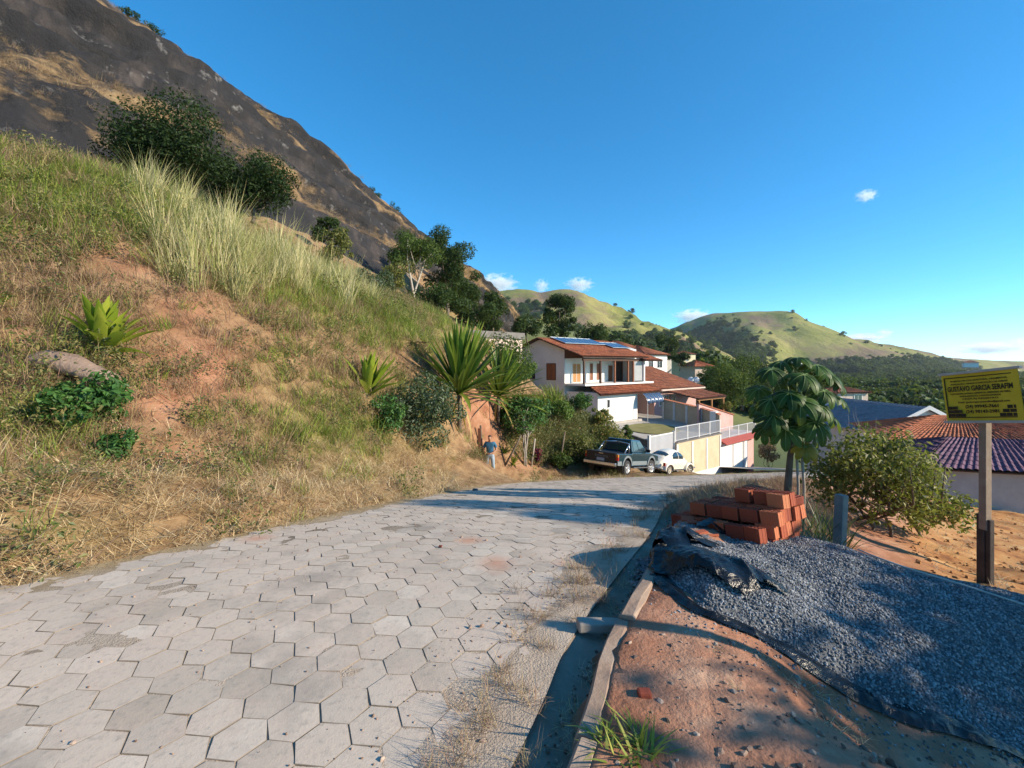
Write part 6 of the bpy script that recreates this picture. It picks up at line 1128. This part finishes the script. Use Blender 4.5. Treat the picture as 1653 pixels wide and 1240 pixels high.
leafy('dark shrub at the end of the dark garden wall', on(1012, 742, 26.5), 2.5, 1.2, 1500, .13, 'mid', 108, 'bush', 'bush'); leafy('dark low bush left of the pickup tail', on(905, 757, 22.0), 1.0, 1.3, 1100, .12, 'mid', 109, 'bush', 'bush')
leafy('purple leaved plant behind the fence stakes', on(869, 750, 21.2), .95, .6, 420, .12, 'purple', 110); leafy('yellow green cassava shrub below the white lower storey', on(968, 690, 29), 2.2, 2.0, 1800, .16, 'yellow', 111, 'small_shrub', 'shrub', trunk=.3, stems=3)
leafy('green cassava shrub left of the white lower storey', on(935, 682, 28), 2.0, 1.7, 1500, .16, 'leafy', 112, 'small_shrub', 'shrub', trunk=.25, stems=3); leafy('green shrub on the terrace slope in front of the gable', on(905, 690, 27), 1.7, 1.8, 1500, .15, 'bright', 113, 'small_shrub', 'shrub', trunk=.2)
leafy('green shrubs under the right edge of the second yucca', on(846, 640, 24), 2.3, 1.8, 1800, .14, 'bright', 114, 'small_shrub', 'shrub'); leafy('dark undergrowth at the base of the tall trees', on(705, 512, 40), 3.0, 6.0, 2600, .26, 'dark', 115, 'bush', 'bush'); leafy('dark undergrowth left of the flat roofed building', on(765, 532, 44), 3.4, 5.0, 2600, .26, 'dark', 116, 'bush', 'bush')
leafy('brownish undergrowth beneath the pale trunks', on(640, 500, 38), 3.0, 4.0, 1900, .24, 'olive', 117, 'bush', 'bush'); leafy('dark thicket filling the gap right of the tallest tree', tuple(at(738, 508, 56)), 5.0, 6.0, 3600, .32, 'dark', 118, 'bush', 'bush', nc=14)
leafy('bushy green shrub in front of the flat roofed building', tuple(at(815, 612, 24)-Vector((0, 0, .4))), 2.7, 4.2, 3600, .15, 'mid', 121, 'bush', 'bush')
leafy('dried brown shrub beside the garage ramp', tuple(at(1240, 752, 43)), 3.4, 2.6, 1500, .2, leafm('dried_leaf', [(.2,.13,.06),(.3,.21,.1),(.4,.3,.16),(.16,.17,.05)], .2), 119, 'shrub', 'shrub', stems=5, spread=.4)
leafy('leafy tree in front of the far slope, right of the dishes', tuple(at(1185, 668, 56)), 6.8, 6.5, 3400, .3, 'mid', 120, 'broadleaf_tree', 'tree', nc=16)
n = 9000; ax = rng.uniform(-1.5, 10, n); ay = rng.uniform(19.5, 34, n); z_ = land(ax, ay)[0]; qx_, qy_ = proj(np.stack([ax, ay, z_], -1)); k = (qx_ > 815) & (qx_ < 1020) & (qy_ > 640) & (qy_ < 752) & (sdist(ax, ay, LE) > 4.2) & (rng.random(n) < .3); n = int(k.sum())
scatter('scrub', np.column_stack([ax, ay, z_-.03])[k], np.column_stack([rng.normal(0, .2, n), rng.normal(0, .2, n), rng.uniform(0, 6.28, n)]), rng.uniform(.9, 2.1, n), rng.integers(4, size=n), c_weed, 'olive and brown scrub on the slope behind the pickup', 'scrub')
# canes and agaves
for i, (px, py, d, lb) in enumerate([(893, 668, 27, 'tall green cane clump in front of the gable wall'), (868, 668, 26, 'short cane clump left of the tall one'), (925, 672, 29, 'grey green cane clump below the verandah corner')]):
    V, Fc = blades(np.random.default_rng(70+i), 60, (.9, 2.3 if i == 0 else 1.7), .07, (2, 28), (.2, 1.2), .45, 4); tag(mesh_np('cane_clump', V, Fc, gm_green if i != 2 else LM['blue'], None, False, on(px, py, d)), lb, 'canes')
for i, (px, py, d, lb) in enumerate([(828, 748, 19.4, 'striped yellow green agave right of the man'), (815, 735, 19.8, 'dark agave behind the man on the right')]):
    V, Fc = blades(np.random.default_rng(80+i), 26, (.35, .75), .075, (15, 75), (.2, 1.0), .06, 4); tag(mesh_np('agave', V, Fc, m_yuy if i == 0 else m_yuc, None, False, on(px, py, d)), lb, 'plant')
V, Fc = blades(np.random.default_rng(90), 120, (.35, .75), .02, (100, 165), (0, .4), .22, 3); V[:, 2] = -np.abs(V[:, 2]); p = at(676, 552, 13.6)
tag(mesh_np('dead_leaves', V*np.array([1, 1, 1.0]), Fc, leafm('dead_skirt', [(.10,.075,.06),(.17,.13,.1),(.24,.19,.15)], .1), None, False, (p.x, p.y, p.z)), 'hanging skirt of dead grey leaves left of the largest yucca', 'dead leaves')
# stakes
for (px, py, d, H, ln, lb) in [(857, 750, 20.6, 1.35, 8, 'thick pale stake under the fresh green bushy tree'), (902, 752, 21.6, 1.75, 10, 'leaning thin stake between bushes left of the pickup'), (815, 748, 19.6, 1.5, 28, 'slanting pole right of the man'), (778, 735, 19.3, 1.2, -3, 'weathered post standing in the red cut behind the man')]:
    g = MB(); g.tube([(0, 0, -.25), (.01, 0, H*.5), (0, .01, H)], [.05, .045, .04], 7); o = g.build('stake', palebark if 'pale' in lb else bark, None, True, None, on(px, py, d)); o.rotation_euler = (0, R(ln), 0); tag(o, lb, 'stake')
# grass on the parking verge and along the far street edges
n = 26000; ax = rng.uniform(-2, 24, n); ay = rng.uniform(9, 34, n); sl2 = sdist(ax, ay, LE); z_ = land(ax, ay)[0]; k = (sl2 > -.1) & (sl2 < 5.5) & (rng.random(n) < .75*np.exp(-sl2/3)) & (ax > .5); ax, ay, z_ = ax[k], ay[k], z_[k]; n = len(ax); hf = rng.random(n) < .5
for sel, nm, cl_, lb in ((hf, 'verge_grass', c_green, 'short green grass on the verge under the parked vehicles'), (~hf, 'verge_straw', c_dry, 'dry grass on the verge under the parked vehicles')):
    q = int(sel.sum()); scatter(nm, np.column_stack([ax, ay, z_-.02])[sel], np.column_stack([rng.normal(0, .2, q), rng.normal(0, .2, q), rng.uniform(0, 6.28, q)]), rng.uniform(.2, .42, q), rng.integers(5, size=q), cl_, lb, 'grass')
n = 6000; ax = rng.uniform(1.5, 9, n); ay = rng.uniform(4.6, 14, n); sr = -sdist(ax, ay, RE); z_ = land(ax, ay)[0]; k = (sr > -.1) & (sr < 2.2) & (rng.random(n) < .5) & ~((np.abs(ax-2.5) < .9) & (np.abs(ay-4.7) < .8)); n = int(k.sum())
scatter('roadside_grass', np.column_stack([ax, ay, np.maximum(z_, zr(ay)-.02*0-1)])[k], np.column_stack([rng.normal(0, .2, n), rng.normal(0, .2, n), rng.uniform(0, 6.28, n)]), rng.uniform(.4, .9, n), rng.integers(5, size=n), c_dry, 'yellowing grass around the brick pile', 'grass')
# clouds low over the horizon
m_cloud = bpy.data.materials.new('cloud'); m_cloud.use_nodes = True; nt = m_cloud.node_tree; nt.nodes.clear(); out_ = nt.nodes.new('ShaderNodeOutputMaterial'); pv_ = nt.nodes.new('ShaderNodeVolumePrincipled'); pv_.inputs['Color'].default_value = (1, 1, 1, 1); pv_.inputs['Anisotropy'].default_value = .2
tc = nt.nodes.new('ShaderNodeTexCoord'); ln_ = nt.nodes.new('ShaderNodeVectorMath'); ln_.operation = 'LENGTH'; nt.links.new(tc.outputs['Object'], ln_.inputs[0]); f = math_(nt, 'SUBTRACT', .95, ln_.outputs['Value']); f = math_(nt, 'ADD', f, math_(nt, 'MULTIPLY', math_(nt, 'SUBTRACT', noise(nt, tc.outputs['Object'], 2.6, 5, .6), .55), 2.4)); f = math_(nt, 'MULTIPLY', math_(nt, 'MAXIMUM', f, 0), .012); nt.links.new(math_(nt, 'MULTIPLY', f, .9), pv_.inputs['Density']); nt.links.new(pv_.outputs[0], out_.inputs['Volume'])
for (px, py, wd, ht, lb) in [(800, 460, 62, 26, 'white cloud beside the tallest tree'), (874, 462, 22, 18, 'small puff of cloud over the left hill'), (935, 460, 40, 18, 'thin cloud right of the left hill top'), (1117, 511, 50, 18, 'cloud peeping over the saddle between the hills'), (1392, 547, 60, 13, 'low flat cloud over the right shoulder of the green hill'), (1428, 538, 22, 10, 'tiny cloud above the flat one'), (1600, 562, 80, 14, 'faint cloud above the sign'), (1648, 556, 30, 18, 'cloud at the right edge of the photo'), (1398, 316, 28, 14, 'lone wisp high in the blue sky')]:
    d_ = 12500.0; p = at(px, py, d_); bm = bmesh.new(); bmesh.ops.create_icosphere(bm, subdivisions=2, radius=1.25); me = bpy.data.meshes.new('cloud'); bm.to_mesh(me); bm.free(); me.materials.append(m_cloud); o = bpy.data.objects.new('cloud', me); o.location = p; o.scale = (wd*.62*d_/F, wd*.5*d_/F, ht*.75*d_/F); link(o); tag(o, lb, 'cloud', 'clouds over the horizon')
# thin haze in the air over the valley
g = MB(); g.box(-9600, 9600, -160, 9400, -60, 175); hz_ = g.build('haze', None); tag(hz_, kind='stuff'); m_hz = bpy.data.materials.new('haze'); m_hz.use_nodes = True; nt = m_hz.node_tree; nt.nodes.clear(); o_ = nt.nodes.new('ShaderNodeOutputMaterial'); pv_ = nt.nodes.new('ShaderNodeVolumePrincipled'); pv_.inputs['Color'].default_value = (.82, .9, 1, 1); pv_.inputs['Density'].default_value = .00008; pv_.inputs['Anisotropy'].default_value = .3; nt.links.new(pv_.outputs[0], o_.inputs['Volume']); hz_.data.materials.append(m_hz)
